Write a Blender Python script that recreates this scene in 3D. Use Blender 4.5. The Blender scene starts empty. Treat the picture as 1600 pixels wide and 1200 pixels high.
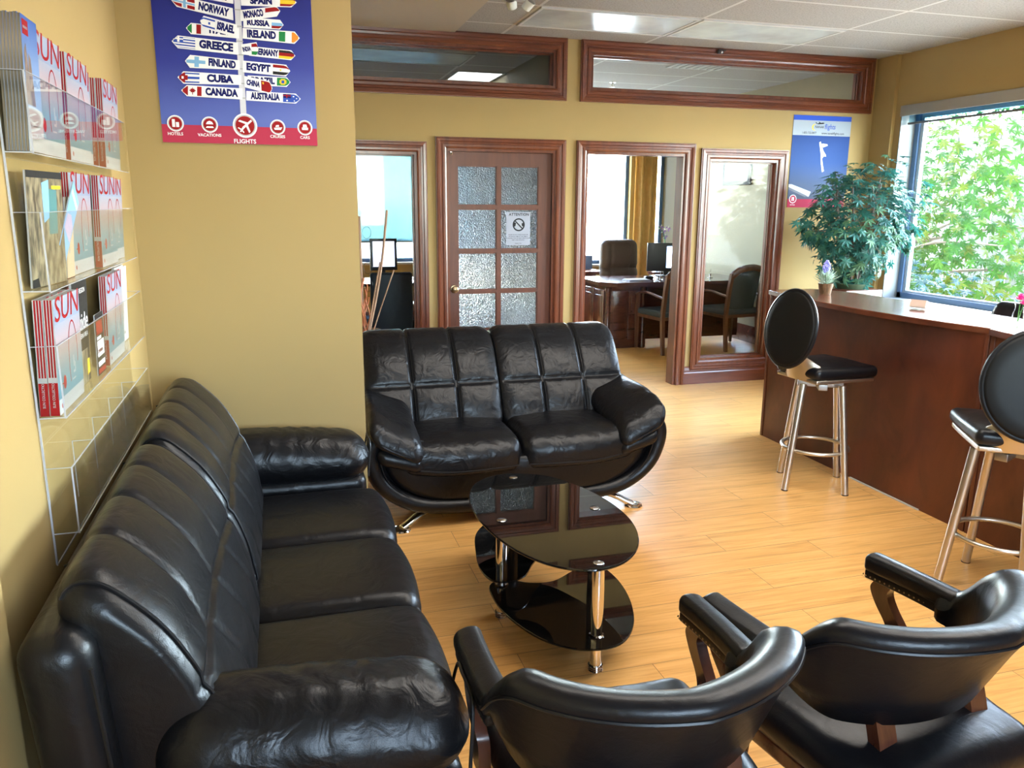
import bpy, math, random
import numpy as np
from mathutils import Vector, Matrix
random.seed(7)
SC = bpy.context.scene
COL = SC.collection
R = math.radians
PI = math.pi

# ------------------------------------------------------------------ camera
cam_data = bpy.data.cameras.new('camera')
cam = bpy.data.objects.new('camera', cam_data)
COL.objects.link(cam)
_y, _p, _r = 0.28503727, 0.22269673, 0.0055597
_f = Vector((math.sin(_y)*math.cos(_p), math.cos(_y)*math.cos(_p), -math.sin(_p)))
_rt = Vector((math.cos(_y), -math.sin(_y), 0)); _up = _rt.cross(_f)
_c, _s = math.cos(_r), math.sin(_r)
_a = _c*_rt + _s*_up; _b = -_s*_rt + _c*_up
cam.matrix_world = Matrix(((_a.x, _b.x, -_f.x, 0), (_a.y, _b.y, -_f.y, 0), (_a.z, _b.z, -_f.z, 1.62), (0, 0, 0, 1)))
cam_data.sensor_fit = 'HORIZONTAL'; cam_data.sensor_width = 36.0
cam_data.lens = 36.0*1246.5/1600.0
cam_data.clip_start = 0.05; cam_data.clip_end = 200
SC.camera = cam
SC.cycles.transparent_max_bounces = 40        # many clear acrylic sheets stand behind one another

# ------------------------------------------------------------------ colour management, world, sun, daylight
vs = SC.view_settings
SC.display_settings.display_device = 'sRGB'
vs.view_transform = 'Standard'; vs.look = 'None'; vs.gamma = 1.0; vs.use_curve_mapping = False
vs.exposure = 3.35
W = bpy.data.worlds.new('sky'); SC.world = W; W.use_nodes = True
nt = W.node_tree; nt.nodes.clear()
wo = nt.nodes.new('ShaderNodeOutputWorld'); bg = nt.nodes.new('ShaderNodeBackground')
sky = nt.nodes.new('ShaderNodeTexSky'); sky.sky_type = 'NISHITA'; sky.sun_disc = False
sky.sun_elevation = R(52); sky.sun_rotation = R(40); sky.air_density = 1.0; sky.dust_density = 0.6
hs = nt.nodes.new('ShaderNodeHueSaturation'); hs.inputs['Saturation'].default_value = .62      # thin cloud
nt.links.new(sky.outputs[0], hs.inputs['Color']); nt.links.new(hs.outputs[0], bg.inputs[0]); nt.links.new(bg.outputs[0], wo.inputs[0])
bg.inputs[1].default_value = 1.0
def sun_lamp():
    d = bpy.data.lights.new('sun', 'SUN'); d.energy = 3.0; d.angle = R(0.6); d.color = (1, .93, .82)
    o = bpy.data.objects.new('sun', d); COL.objects.link(o)
    v = Vector((0.50, 0.62, 1.02)).normalized()      # towards the sun
    o.rotation_euler = v.to_track_quat('Z', 'Y').to_euler(); o.location = (20, 25, 40)
sun_lamp()
def portal(loc, normal, w, h):
    d = bpy.data.lights.new('window_daylight', 'AREA'); d.shape = 'RECTANGLE'; d.size = w; d.size_y = h
    d.cycles.is_portal = True
    o = bpy.data.objects.new('window_daylight', d); COL.objects.link(o); o.location = loc
    o.rotation_euler = Vector(normal).to_track_quat('-Z', 'Z').to_euler()
portal((5.62, 4.0, 1.6), (-1, 0, 0), 5.0, 1.9)          # window in the right wall
portal((1.1, -1.97, 1.87), (0, 1, 0), 1.9, 1.5)          # unseen window behind the camera
portal((4.05, 11.0, 1.6), (0, -1, 0), 3.2, 1.9)         # back office windows
portal((0.8, 11.0, 1.5), (0, -1, 0), 2.9, 2.4)

# ------------------------------------------------------------------ mesh helpers
def rot(ax, a): return Matrix.Rotation(a, 4, ax)
def tr(x, y, z): return Matrix.Translation((x, y, z))
_txt = {}
def text_geo(s, size, shear=0.0, offset=0.0, align='CENTER'):
    k = (s, round(size, 5), shear, offset, align)
    if k not in _txt:
        c = bpy.data.curves.new('t', 'FONT'); c.body = s; c.size = 1.0; c.shear = shear; c.offset = offset
        c.align_x = align; c.align_y = 'CENTER'; c.resolution_u = 3; c.fill_mode = 'FRONT'
        o = bpy.data.objects.new('t', c); COL.objects.link(o)
        dg = bpy.context.evaluated_depsgraph_get(); me = bpy.data.meshes.new_from_object(o.evaluated_get(dg))
        V = np.array([v.co[:] for v in me.vertices]).reshape(-1, 3)*size
        F = [tuple(p.vertices) for p in me.polygons]
        bpy.data.objects.remove(o); bpy.data.curves.remove(c); bpy.data.meshes.remove(me)
        _txt[k] = (V, F)
    return _txt[k]

def rbox_geo(sx, sy, sz, r, n=(6, 6, 6), e=3, f=None):
    """a box with rounded edges as one closed grid surface; f bends the points"""
    h = np.array([sx, sy, sz])/2.0
    r = min(r, h.min()*0.999)
    ax = []
    for i in range(3):
        core = np.linspace(-h[i]+r, h[i]-r, n[i]+1)
        t = np.tan(np.linspace(0, PI/4, e+1))[1:]       # even arcs round the edge
        ax.append(np.concatenate([(-h[i]+r-r*t)[::-1], core, h[i]-r+r*t]))
    V = []; F = []; idx = {}
    def vid(p):
        k = (round(p[0], 6), round(p[1], 6), round(p[2], 6))
        if k not in idx: idx[k] = len(V); V.append(p)
        return idx[k]
    for a in range(3):
        b, c = (a+1) % 3, (a+2) % 3
        for s in (-1, 1):
            g = []
            for u in ax[b]:
                row = []
                for w in ax[c]:
                    p = [0, 0, 0]; p[a] = s*h[a]; p[b] = u; p[c] = w; row.append(vid(p))
                g.append(row)
            for i in range(len(ax[b])-1):
                for j in range(len(ax[c])-1):
                    q = (g[i][j], g[i+1][j], g[i+1][j+1], g[i][j+1])
                    F.append(q if s > 0 else q[::-1])
    V = np.array(V, float)
    inner = np.clip(V, -h+r, h-r); d = V-inner
    L = np.linalg.norm(d, axis=1, keepdims=True); L[L == 0] = 1
    V = inner + d/L*r
    if f is not None: V = f(V)
    return V, F

class B:
    def __init__(s): s.v = []; s.f = []; s.m = []; s.s = []; s.n = 0
    def add(s, V, F, m=0, sm=True, M=None):
        V = np.asarray(V, float).reshape(-1, 3)
        if M is not None:
            A = np.array(M); V = V @ A[:3, :3].T + A[:3, 3]
        s.v.append(V); k = s.n
        for q in F:
            s.f.append(tuple(i+k for i in q)); s.m.append(m); s.s.append(sm)
        s.n += len(V); return s
    def box(s, x0, x1, y0, y1, z0, z1, m=0, bev=0.0, M=None):
        if bev > 0:
            V, F = rbox_geo(x1-x0, y1-y0, z1-z0, bev, (1, 1, 1), 2)
            V = V + np.array([(x0+x1)/2, (y0+y1)/2, (z0+z1)/2]); return s.add(V, F, m, True, M)
        V = [(x, y, z) for x in (x0, x1) for y in (y0, y1) for z in (z0, z1)]
        F = [(0, 1, 3, 2), (4, 6, 7, 5), (0, 4, 5, 1), (2, 3, 7, 6), (0, 2, 6, 4), (1, 5, 7, 3)]
        return s.add(V, F, m, False, M)
    def rbox(s, c, size, r, n=(6, 6, 6), e=3, f=None, m=0, M=None):
        V, F = rbox_geo(*size, r, n, e, f); return s.add(V + np.array(c), F, m, True, M)
    def quad(s, a, b, c, d, m=0): return s.add([a, b, c, d], [(0, 1, 2, 3)], m, False)
    def tube(s, pts, r, n=10, closed=False, m=0, caps=True, flat=1.0, M=None):
        P = [Vector(p) for p in pts]; N = len(P)
        rr = r if isinstance(r, (list, tuple)) else [r]*N
        V = []; F = []
        def tang(i):
            if closed: return (P[(i+1) % N]-P[i-1]).normalized()
            return (P[min(i+1, N-1)]-P[max(i-1, 0)]).normalized()
        t = tang(0); u = t.orthogonal().normalized()
        if abs(t.z) < .9: u = (Vector((0, 0, 1))-t*t.z).normalized()
        for i in range(N):
            t = tang(i); u = (u-t*u.dot(t)).normalized(); w = t.cross(u)
            for k in range(n):
                a = 2*PI*k/n; V.append(P[i]+(u*math.cos(a)*flat+w*math.sin(a))*rr[i])
        for i in range(N if closed else N-1):
            for k in range(n):
                a = i*n+k; b = i*n+(k+1) % n; j = (i+1) % N
                F.append((a, b, j*n+(k+1) % n, j*n+k))
        if not closed and caps:
            F.append(tuple(range(n-1, -1, -1))); F.append(tuple((N-1)*n+k for k in range(n)))
        return s.add([tuple(v) for v in V], F, m, True, M)
    def cyl(s, p0, p1, r0, r1=None, n=20, m=0, M=None): return s.tube([p0, p1], [r0, r0 if r1 is None else r1], n, False, m, True, 1.0, M)
    def lathe(s, prof, c=(0, 0, 0), n=24, m=0, M=None):
        V = []; F = []
        for (r, z) in prof:
            for k in range(n):
                a = 2*PI*k/n; V.append((c[0]+r*math.cos(a), c[1]+r*math.sin(a), c[2]+z))
        for i in range(len(prof)-1):
            for k in range(n):
                F.append((i*n+k, i*n+(k+1) % n, (i+1)*n+(k+1) % n, (i+1)*n+k))
        F.append(tuple(range(n-1, -1, -1))); F.append(tuple((len(prof)-1)*n+k for k in range(n)))
        return s.add(V, F, m, True, M)
    def loft(s, secs, m=0, caps=True, M=None):
        n = len(secs[0]); V = [p for q in secs for p in q]; F = []
        for i in range(len(secs)-1):
            for k in range(n): F.append((i*n+k, i*n+(k+1) % n, (i+1)*n+(k+1) % n, (i+1)*n+k))
        if caps == 'flat': s.add(secs[0], [tuple(range(n-1, -1, -1))], m, False, M); s.add(secs[-1], [tuple(range(n))], m, False, M)
        elif caps: F.append(tuple(range(n-1, -1, -1))); F.append(tuple((len(secs)-1)*n+k for k in range(n)))
        return s.add(V, F, m, True, M)
    def prism(s, poly, z0, z1, m=0, M=None, sm=False):
        n = len(poly); V = [(x, y, z0) for x, y in poly]+[(x, y, z1) for x, y in poly]
        F = [tuple(range(n-1, -1, -1)), tuple(range(n, 2*n))]
        s.add(V, F+[(k, (k+1) % n, n+(k+1) % n, n+k) for k in range(n)], m, sm, M); return s
    def text(s, t, size, M, m=0, shear=0.0, offset=0.0, align='CENTER', sx=1.0):
        V, F = text_geo(t, size, shear, offset, align)
        if len(F): s.add(V*np.array([sx, 1, 1]), F, m, False, M)
        return s
    def obj(s, name, mats, parent=None, loc=None, world=True, angle=40, kind=None):
        me = bpy.data.meshes.new(name)
        V = np.concatenate(s.v) if s.v else np.zeros((0, 3))
        org = np.zeros(3)
        if parent is not None and world:
            q = parent
            while q is not None: org = org + np.array(q.location[:]); q = q.parent
        o = bpy.data.objects.new(name, me); COL.objects.link(o)
        if parent is None and loc is not None: org = np.array(loc, float); o.location = loc
        V = V-org
        me.from_pydata([tuple(v) for v in V], [], s.f)
        for mm in (mats if isinstance(mats, (list, tuple)) else [mats]): me.materials.append(mm)
        me.polygons.foreach_set('material_index', s.m); me.polygons.foreach_set('use_smooth', s.s)
        me.update()
        if any(s.s): me.set_sharp_from_angle(angle=R(angle))
        if parent is not None: o.parent = parent
        if kind: o['kind'] = kind
        return o

def thing(name, label, cat, loc=(0, 0, 0), rz=0.0, group=None):
    o = bpy.data.objects.new(name, None); COL.objects.link(o); o.empty_display_size = .1
    o.location = loc; o.rotation_euler = (0, 0, rz); o['label'] = label; o['category'] = cat
    if group: o['group'] = group
    return o
def tag(o, label, cat, group=None):
    o['label'] = label; o['category'] = cat
    if group: o['group'] = group
    return o
def struct_root(name, loc=(0, 0, 0)):
    o = bpy.data.objects.new(name, None); COL.objects.link(o); o.location = loc; o['kind'] = 'structure'; return o
def dup(root, loc, rz, label, group=None):
    r = root.copy(); COL.objects.link(r); r.location = loc; r.rotation_euler = (0, 0, rz); r['label'] = label
    if group: r['group'] = group
    for ch in list(root.children):
        c = ch.copy(); COL.objects.link(c); c.parent = r
        for g in list(ch.children):
            d = g.copy(); COL.objects.link(d); d.parent = c
    return r
def spline(pts, n=8, closed=False):
    P = [np.array(p, float) for p in pts]; N = len(P); out = []
    rng = range(N) if closed else range(N-1)
    for i in rng:
        p0 = P[i-1] if (closed or i > 0) else 2*P[0]-P[1]
        p1 = P[i]; p2 = P[(i+1) % N]
        p3 = P[(i+2) % N] if (closed or i+2 < N) else 2*P[-1]-P[-2]
        for k in range(n):
            t = k/n
            out.append(tuple(.5*((2*p1)+(-p0+p2)*t+(2*p0-5*p1+4*p2-p3)*t*t+(-p0+3*p1-3*p2+p3)*t**3)))
    if not closed: out.append(tuple(P[-1]))
    return out
# ------------------------------------------------------------------ materials
def new_mat(name):
    m = bpy.data.materials.new(name); m.use_nodes = True
    return m, m.node_tree, m.node_tree.nodes['Principled BSDF']
def N_(t, ty, **kw):
    n = t.nodes.new(ty)
    for k, v in kw.items():
        if k in n.inputs: n.inputs[k].default_value = v
        else: setattr(n, k, v)
    return n
def coords(t, scale=(1, 1, 1), rotz=0.0, kind='Object'):
    c = t.nodes.new('ShaderNodeTexCoord'); mp = t.nodes.new('ShaderNodeMapping')
    mp.inputs['Scale'].default_value = scale; mp.inputs['Rotation'].default_value = (0, 0, rotz)
    t.links.new(c.outputs[kind], mp.inputs[0]); return mp.outputs[0]
def plain(name, col, rough=.5, metal=0.0, spec=.5, bump=0.0, bscale=200.0, coat=0.0):
    m, t, p = new_mat(name)
    p.inputs['Base Color'].default_value = (*col, 1); p.inputs['Roughness'].default_value = rough
    p.inputs['Metallic'].default_value = metal; p.inputs['Specular IOR Level'].default_value = spec
    p.inputs['Coat Weight'].default_value = coat; p.inputs['Coat Roughness'].default_value = .1
    v = coords(t)
    n = N_(t, 'ShaderNodeTexNoise', Scale=bscale, Detail=3.0); t.links.new(v, n.inputs['Vector'])
    mx = t.nodes.new('ShaderNodeMapRange'); mx.inputs['To Min'].default_value = rough*.88; mx.inputs['To Max'].default_value = min(1, rough*1.12)
    t.links.new(n.outputs['Fac'], mx.inputs['Value']); t.links.new(mx.outputs[0], p.inputs['Roughness'])
    if bump > 0:
        b = N_(t, 'ShaderNodeBump', Strength=bump, Distance=.002)
        t.links.new(n.outputs['Fac'], b.inputs['Height']); t.links.new(b.outputs[0], p.inputs['Normal'])
    return m
def ramp(t, stops):
    r = t.nodes.new('ShaderNodeValToRGB'); e = r.color_ramp.elements
    e[0].position, e[0].color = stops[0][0], (*stops[0][1], 1)
    e[1].position, e[1].color = stops[-1][0], (*stops[-1][1], 1)
    for pos, c in stops[1:-1]:
        q = e.new(pos); q.color = (*c, 1)
    return r
def leather(name, col=(.013, .013, .015), rough=.36, wrinkle=.35, wscale=9.0):
    m, t, p = new_mat(name)
    p.inputs['Base Color'].default_value = (*col, 1); p.inputs['Specular IOR Level'].default_value = .30
    v = coords(t)
    v1 = N_(t, 'ShaderNodeTexVoronoi', Scale=420.0); t.links.new(v, v1.inputs['Vector'])
    n1 = N_(t, 'ShaderNodeTexNoise', Scale=wscale, Detail=3.0, Roughness=.5, Distortion=1.0); t.links.new(v, n1.inputs['Vector'])
    b1 = N_(t, 'ShaderNodeBump', Strength=.12, Distance=.0012); t.links.new(v1.outputs['Distance'], b1.inputs['Height'])
    b2 = N_(t, 'ShaderNodeBump', Strength=wrinkle, Distance=.02); t.links.new(n1.outputs['Fac'], b2.inputs['Height'])
    t.links.new(b1.outputs[0], b2.inputs['Normal']); t.links.new(b2.outputs[0], p.inputs['Normal'])
    mr = t.nodes.new('ShaderNodeMapRange'); mr.inputs['To Min'].default_value = rough; mr.inputs['To Max'].default_value = rough+.10
    t.links.new(n1.outputs['Fac'], mr.inputs['Value']); t.links.new(mr.outputs[0], p.inputs['Roughness'])
    return m
def wood(name, dark, light, rough=.3, scale=(1.2, 14, 14), coat=.2, kind='Object', bump=.05):
    m, t, p = new_mat(name)
    v = coords(t, scale, kind=kind)
    n = N_(t, 'ShaderNodeTexNoise', Scale=2.2, Detail=6.0, Roughness=.6, Distortion=.6); t.links.new(v, n.inputs['Vector'])
    r = ramp(t, [(.3, dark), (.5, tuple((a+b)/2 for a, b in zip(dark, light))), (.72, light)])
    t.links.new(n.outputs['Fac'], r.inputs[0]); t.links.new(r.outputs[0], p.inputs['Base Color'])
    p.inputs['Roughness'].default_value = rough; p.inputs['Coat Weight'].default_value = coat; p.inputs['Coat Roughness'].default_value = .12
    b = N_(t, 'ShaderNodeBump', Strength=bump, Distance=.001); t.links.new(n.outputs['Fac'], b.inputs['Height']); t.links.new(b.outputs[0], p.inputs['Normal'])
    return m
def clear(name, tint=(1, 1, 1), gloss=(1, 1, 1), ior=1.45, rough=0.0, add=0.0):
    """thin clear sheet: see-through with a Fresnel reflection"""
    m, t, p = new_mat(name); t.nodes.remove(p); out = t.nodes['Material Output']
    a = t.nodes.new('ShaderNodeBsdfTransparent'); a.inputs[0].default_value = (*tint, 1)
    g = t.nodes.new('ShaderNodeBsdfGlossy'); g.inputs['Roughness'].default_value = rough; g.inputs[0].default_value = (*gloss, 1)
    f = t.nodes.new('ShaderNodeFresnel'); ge = t.nodes.new('ShaderNodeNewGeometry'); mi = t.nodes.new('ShaderNodeMapRange')
    mi.inputs['To Min'].default_value = ior; mi.inputs['To Max'].default_value = 1/ior      # same reflection from both faces of the thin sheet
    t.links.new(ge.outputs['Backfacing'], mi.inputs['Value']); t.links.new(mi.outputs[0], f.inputs[0])
    mx = t.nodes.new('ShaderNodeMixShader')
    if add > 0:
        ma = t.nodes.new('ShaderNodeMath'); ma.operation = 'ADD'; ma.inputs[1].default_value = add; t.links.new(f.outputs[0], ma.inputs[0]); t.links.new(ma.outputs[0], mx.inputs[0])
    else: t.links.new(f.outputs[0], mx.inputs[0])
    t.links.new(a.outputs[0], mx.inputs[1]); t.links.new(g.outputs[0], mx.inputs[2]); t.links.new(mx.outputs[0], out.inputs[0])
    return m
def emit(name, col, s):
    m, t, p = new_mat(name); p.inputs['Base Color'].default_value = (*col, 1)
    p.inputs['Emission Color'].default_value = (*col, 1); p.inputs['Emission Strength'].default_value = s; return m
def gradient(name, axis, lo, hi, stops, rough=.4):
    """printed colour gradient along one object axis"""
    m, t, p = new_mat(name); c = t.nodes.new('ShaderNodeTexCoord'); x = t.nodes.new('ShaderNodeSeparateXYZ')
    t.links.new(c.outputs['Object'], x.inputs[0]); mr = t.nodes.new('ShaderNodeMapRange')
    mr.inputs['From Min'].default_value = lo; mr.inputs['From Max'].default_value = hi
    t.links.new(x.outputs[axis], mr.inputs['Value']); r = ramp(t, stops); t.links.new(mr.outputs[0], r.inputs[0])
    t.links.new(r.outputs[0], p.inputs['Base Color']); p.inputs['Roughness'].default_value = rough; p.inputs['Specular IOR Level'].default_value = .10
    return m
def noisecol(name, a, b, scale, rough=.4, vscale=(1, 1, 1), lo=.35, hi=.65):
    m, t, p = new_mat(name); v = coords(t, vscale)
    n = N_(t, 'ShaderNodeTexNoise', Scale=scale, Detail=5.0); t.links.new(v, n.inputs['Vector'])
    r = ramp(t, [(lo, a), (hi, b)]); t.links.new(n.outputs['Fac'], r.inputs[0]); t.links.new(r.outputs[0], p.inputs['Base Color'])
    p.inputs['Roughness'].default_value = rough; return m

def wall_paint(name, col):
    m, t, p = new_mat(name); v = coords(t)
    n = N_(t, 'ShaderNodeTexNoise', Scale=260.0, Detail=2.0); t.links.new(v, n.inputs['Vector'])
    n2 = N_(t, 'ShaderNodeTexNoise', Scale=2.0, Detail=3.0); t.links.new(v, n2.inputs['Vector'])
    r = ramp(t, [(.3, tuple(c*.96 for c in col)), (.7, col)]); t.links.new(n2.outputs['Fac'], r.inputs[0])
    t.links.new(r.outputs[0], p.inputs['Base Color']); p.inputs['Roughness'].default_value = .6; p.inputs['Specular IOR Level'].default_value = .12
    b = N_(t, 'ShaderNodeBump', Strength=.12, Distance=.001); t.links.new(n.outputs['Fac'], b.inputs['Height']); t.links.new(b.outputs[0], p.inputs['Normal'])
    return m
M_yellow = wall_paint('yellow_paint', (.355, .248, .104))
M_cream = wall_paint('cream_paint', (.26, .22, .14))
M_soffit = wall_paint('soffit_paint', (.42, .36, .275))
M_white = plain('white_paint', (.48, .48, .46), .5)
def floor_mat():
    m, t, p = new_mat('laminate_planks')
    v = coords(t, (1, 1, 1))
    br = t.nodes.new('ShaderNodeTexBrick'); br.offset = .37; br.offset_frequency = 2
    for k, val in (('Scale', 1.0), ('Brick Width', 1.22), ('Row Height', .195), ('Mortar Size', .0012), ('Mortar Smooth', .1), ('Bias', 0.0)): br.inputs[k].default_value = val
    br.inputs['Color1'].default_value = (.2, .2, .2, 1); br.inputs['Color2'].default_value = (.8, .8, .8, 1); br.inputs['Mortar'].default_value = (0, 0, 0, 1)
    t.links.new(v, br.inputs['Vector'])
    # grain: noise stretched along the planks, shifted from plank to plank
    mp = t.nodes.new('ShaderNodeMapping'); mp.inputs['Scale'].default_value = (1.1, 16, 1); t.links.new(v, mp.inputs[0])
    ad = t.nodes.new('ShaderNodeVectorMath'); ad.operation = 'ADD'; t.links.new(mp.outputs[0], ad.inputs[0])
    sc = t.nodes.new('ShaderNodeVectorMath'); sc.operation = 'SCALE'; sc.inputs['Scale'].default_value = 9.0
    t.links.new(br.outputs['Color'], sc.inputs[0]); t.links.new(sc.outputs[0], ad.inputs[1])
    n = N_(t, 'ShaderNodeTexNoise', Scale=2.0, Detail=7.0, Roughness=.62, Distortion=1.1); t.links.new(ad.outputs[0], n.inputs['Vector'])
    r = ramp(t, [(.28, (.54, .265, .075)), (.46, (.72, .38, .115)), (.62, (.80, .455, .155)), (.8, (.84, .51, .19))])
    t.links.new(n.outputs['Fac'], r.inputs[0])
    var = t.nodes.new('ShaderNodeMapRange'); var.inputs['To Min'].default_value = .90; var.inputs['To Max'].default_value = 1.06
    t.links.new(br.outputs['Color'], var.inputs['Value'])
    mu = t.nodes.new('ShaderNodeVectorMath'); mu.operation = 'SCALE'; t.links.new(r.outputs[0], mu.inputs[0]); t.links.new(var.outputs[0], mu.inputs['Scale'])
    mx = t.nodes.new('ShaderNodeMix'); mx.data_type = 'RGBA'; t.links.new(br.outputs['Fac'], mx.inputs['Factor'])
    t.links.new(mu.outputs[0], mx.inputs['A']); mx.inputs['B'].default_value = (.22, .11, .04, 1)
    t.links.new(mx.outputs['Result'], p.inputs['Base Color'])
    p.inputs['Roughness'].default_value = .3; p.inputs['Specular IOR Level'].default_value = .5
    b = N_(t, 'ShaderNodeBump', Strength=.06, Distance=.001); t.links.new(n.outputs['Fac'], b.inputs['Height']); t.links.new(b.outputs[0], p.inputs['Normal'])
    return m
M_floor = floor_mat()
def ceil_mat():
    m, t, p = new_mat('ceiling_tiles')
    c = t.nodes.new('ShaderNodeTexCoord'); mp = t.nodes.new('ShaderNodeMapping')
    mp.inputs['Location'].default_value = (-(3.008 % 1.22), -(6.09 % .61), 0); t.links.new(c.outputs['Object'], mp.inputs[0])
    br = t.nodes.new('ShaderNodeTexBrick'); br.offset = 0.0
    for k, val in (('Scale', 1.0), ('Brick Width', 1.22), ('Row Height', .61), ('Mortar Size', .012), ('Mortar Smooth', .0)): br.inputs[k].default_value = val
    t.links.new(mp.outputs[0], br.inputs['Vector'])
    n = N_(t, 'ShaderNodeTexNoise', Scale=90.0, Detail=4.0, Roughness=.7); t.links.new(c.outputs['Object'], n.inputs['Vector'])
    r = ramp(t, [(.34, (.20, .19, .172)), (.52, (.33, .315, .29))]); t.links.new(n.outputs['Fac'], r.inputs[0])
    mx = t.nodes.new('ShaderNodeMix'); mx.data_type = 'RGBA'; t.links.new(br.outputs['Fac'], mx.inputs['Factor'])
    t.links.new(r.outputs[0], mx.inputs['A']); mx.inputs['B'].default_value = (.50, .49, .46, 1); t.links.new(mx.outputs['Result'], p.inputs['Base Color'])
    p.inputs['Roughness'].default_value = .8
    b = N_(t, 'ShaderNodeBump', Strength=.6, Distance=.006); t.links.new(br.outputs['Fac'], b.inputs['Height']); t.links.new(b.outputs[0], p.inputs['Normal'])
    return m
M_ceiling = ceil_mat()
M_trim = wood('mahogany_trim', (.075, .016, .006), (.165, .042, .013), .30, (9, 9, 1.0), .15)
M_trimh = wood('mahogany_trim_horizontal', (.075, .016, .006), (.165, .042, .013), .30, (1.0, 9, 9), .15)
M_door = wood('door_wood', (.07, .019, .009), (.115, .033, .015), .38, (9, 9, 1.0), .15)
M_cherry = wood('cherry_laminate', (.050, .011, .005), (.125, .032, .012), .36, (7, 2.2, 1.1), .08)
M_cherrytop = wood('cherry_laminate_top', (.10, .030, .016), (.19, .062, .030), .21, (9, 1.2, 9), .4)
M_desk = wood('dark_mahogany', (.035, .008, .005), (.10, .026, .014), .22, (1.5, 9, 9), .4)
M_leather = leather('black_leather', (.005, .005, .006), .295, .24, 10.0)
M_leather2 = leather('black_leather_creased', (.005, .005, .006), .295, .34, 13.0)
M_vinyl = leather('black_vinyl', (.005, .005, .0065), .295, .08, 16.0)
M_blackfab = plain('black_vinyl_back', (.004, .004, .004), .5, spec=.22, bump=.1, bscale=500)
M_brown = leather('brown_leather', (.085, .058, .045), .42, .3, 14)
M_slate = plain('slate_fabric', (.055, .085, .115), .75, bump=.2, bscale=700)
M_piping = plain('black_piping', (.006, .006, .007), .38, spec=.3)
M_chrome = plain('chrome', (.82, .81, .80), .07, 1.0)
M_steel = plain('brushed_steel', (.60, .55, .48), .34, 1.0, bscale=60)
M_steel2 = plain('satin_grey_metal', (.36, .35, .34), .36, 1.0)
M_brass = plain('aged_brass', (.30, .22, .13), .3, 1.0)
M_chairwood = wood('walnut_stain', (.045, .015, .009), (.12, .040, .022), .25, (8, 8, 1.2), .4)
M_guestwood = wood('guest_chair_wood', (.085, .035, .022), (.17, .075, .045), .3, (8, 8, 1.2), .3)
M_blackglass = plain('black_glass', (.004, .004, .004), .015, 0, .75)
M_boss = plain('polished_disc', (.80, .82, .85), .12, 1.0)
M_acrylic = clear('clear_acrylic', (.975, .98, .975), ior=1.13)
M_acredge = plain('acrylic_edge', (.42, .43, .48), .2)
M_glass = clear('window_glass', (.93, .97, .97), ior=1.45)
M_glass2 = clear('partition_glass', (.96, .98, .98), ior=1.2)
M_tint = clear('blind_mesh', (.60, .78, .86), ior=1.05)
M_tint2 = clear('dense_blind_mesh', (.11, .165, .19), ior=1.02)
M_black = plain('black_plastic', (.012, .012, .013), .35)
M_screen = plain('screen_glass', (.015, .018, .022), .1)
M_bluewhite = plain('window_vinyl', (.36, .44, .52), .4)
M_winblue = plain('window_frame_blue', (.09, .17, .32), .4)
M_paper = plain('white_paper', (.38, .38, .39), .55, spec=.12)
M_pages = noisecol('page_edges', (.33, .32, .31), (.42, .41, .39), 30, .7, (1, 1, 60))
M_brownpages = noisecol('brown_page_edges', (.055, .045, .030), (.24, .19, .13), 12, .55, (40, 1, 1))
M_red = plain('printed_red', (.28, .008, .010), .55, spec=.12)
M_navy = plain('printed_navy', (.008, .010, .11), .55, spec=.12)
M_ink = plain('printed_black', (.02, .02, .022), .55, spec=.12)
M_greyink = plain('printed_grey', (.35, .35, .36), .55, spec=.12)
M_lightgreen = plain('printed_green', (.02, .22, .06), .55, spec=.12)
M_orange = plain('printed_orange', (.8, .25, .03), .55, spec=.12)
M_gold = plain('printed_yellow', (.80, .52, .03), .55, spec=.12)
M_sky = plain('printed_sky_blue', (.20, .42, .68), .55, spec=.12)
M_blueprint = plain('printed_blue', (.03, .08, .42), .55, spec=.12)
M_whiteprint = plain('printed_white', (.80, .80, .82), .55, spec=.12)
M_signwhite = noisecol('printed_board_white', (.70, .70, .78), (.86, .86, .84), 6, .4)
M_crimson = plain('printed_crimson', (.40, .03, .07), .55, spec=.12)
M_masthead = gradient('masthead_sky', 'Z', .20, .26, [(0, (.19, .25, .37)), (1, (.26, .30, .39))])
M_coverphoto = gradient('cover_photo', 'Z', .03, .205, [(0, (.08, .19, .25)), (.35, (.14, .23, .27)), (.62, (.30, .25, .25)), (.8, (.32, .26, .29)), (1, (.26, .28, .36))])
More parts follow.
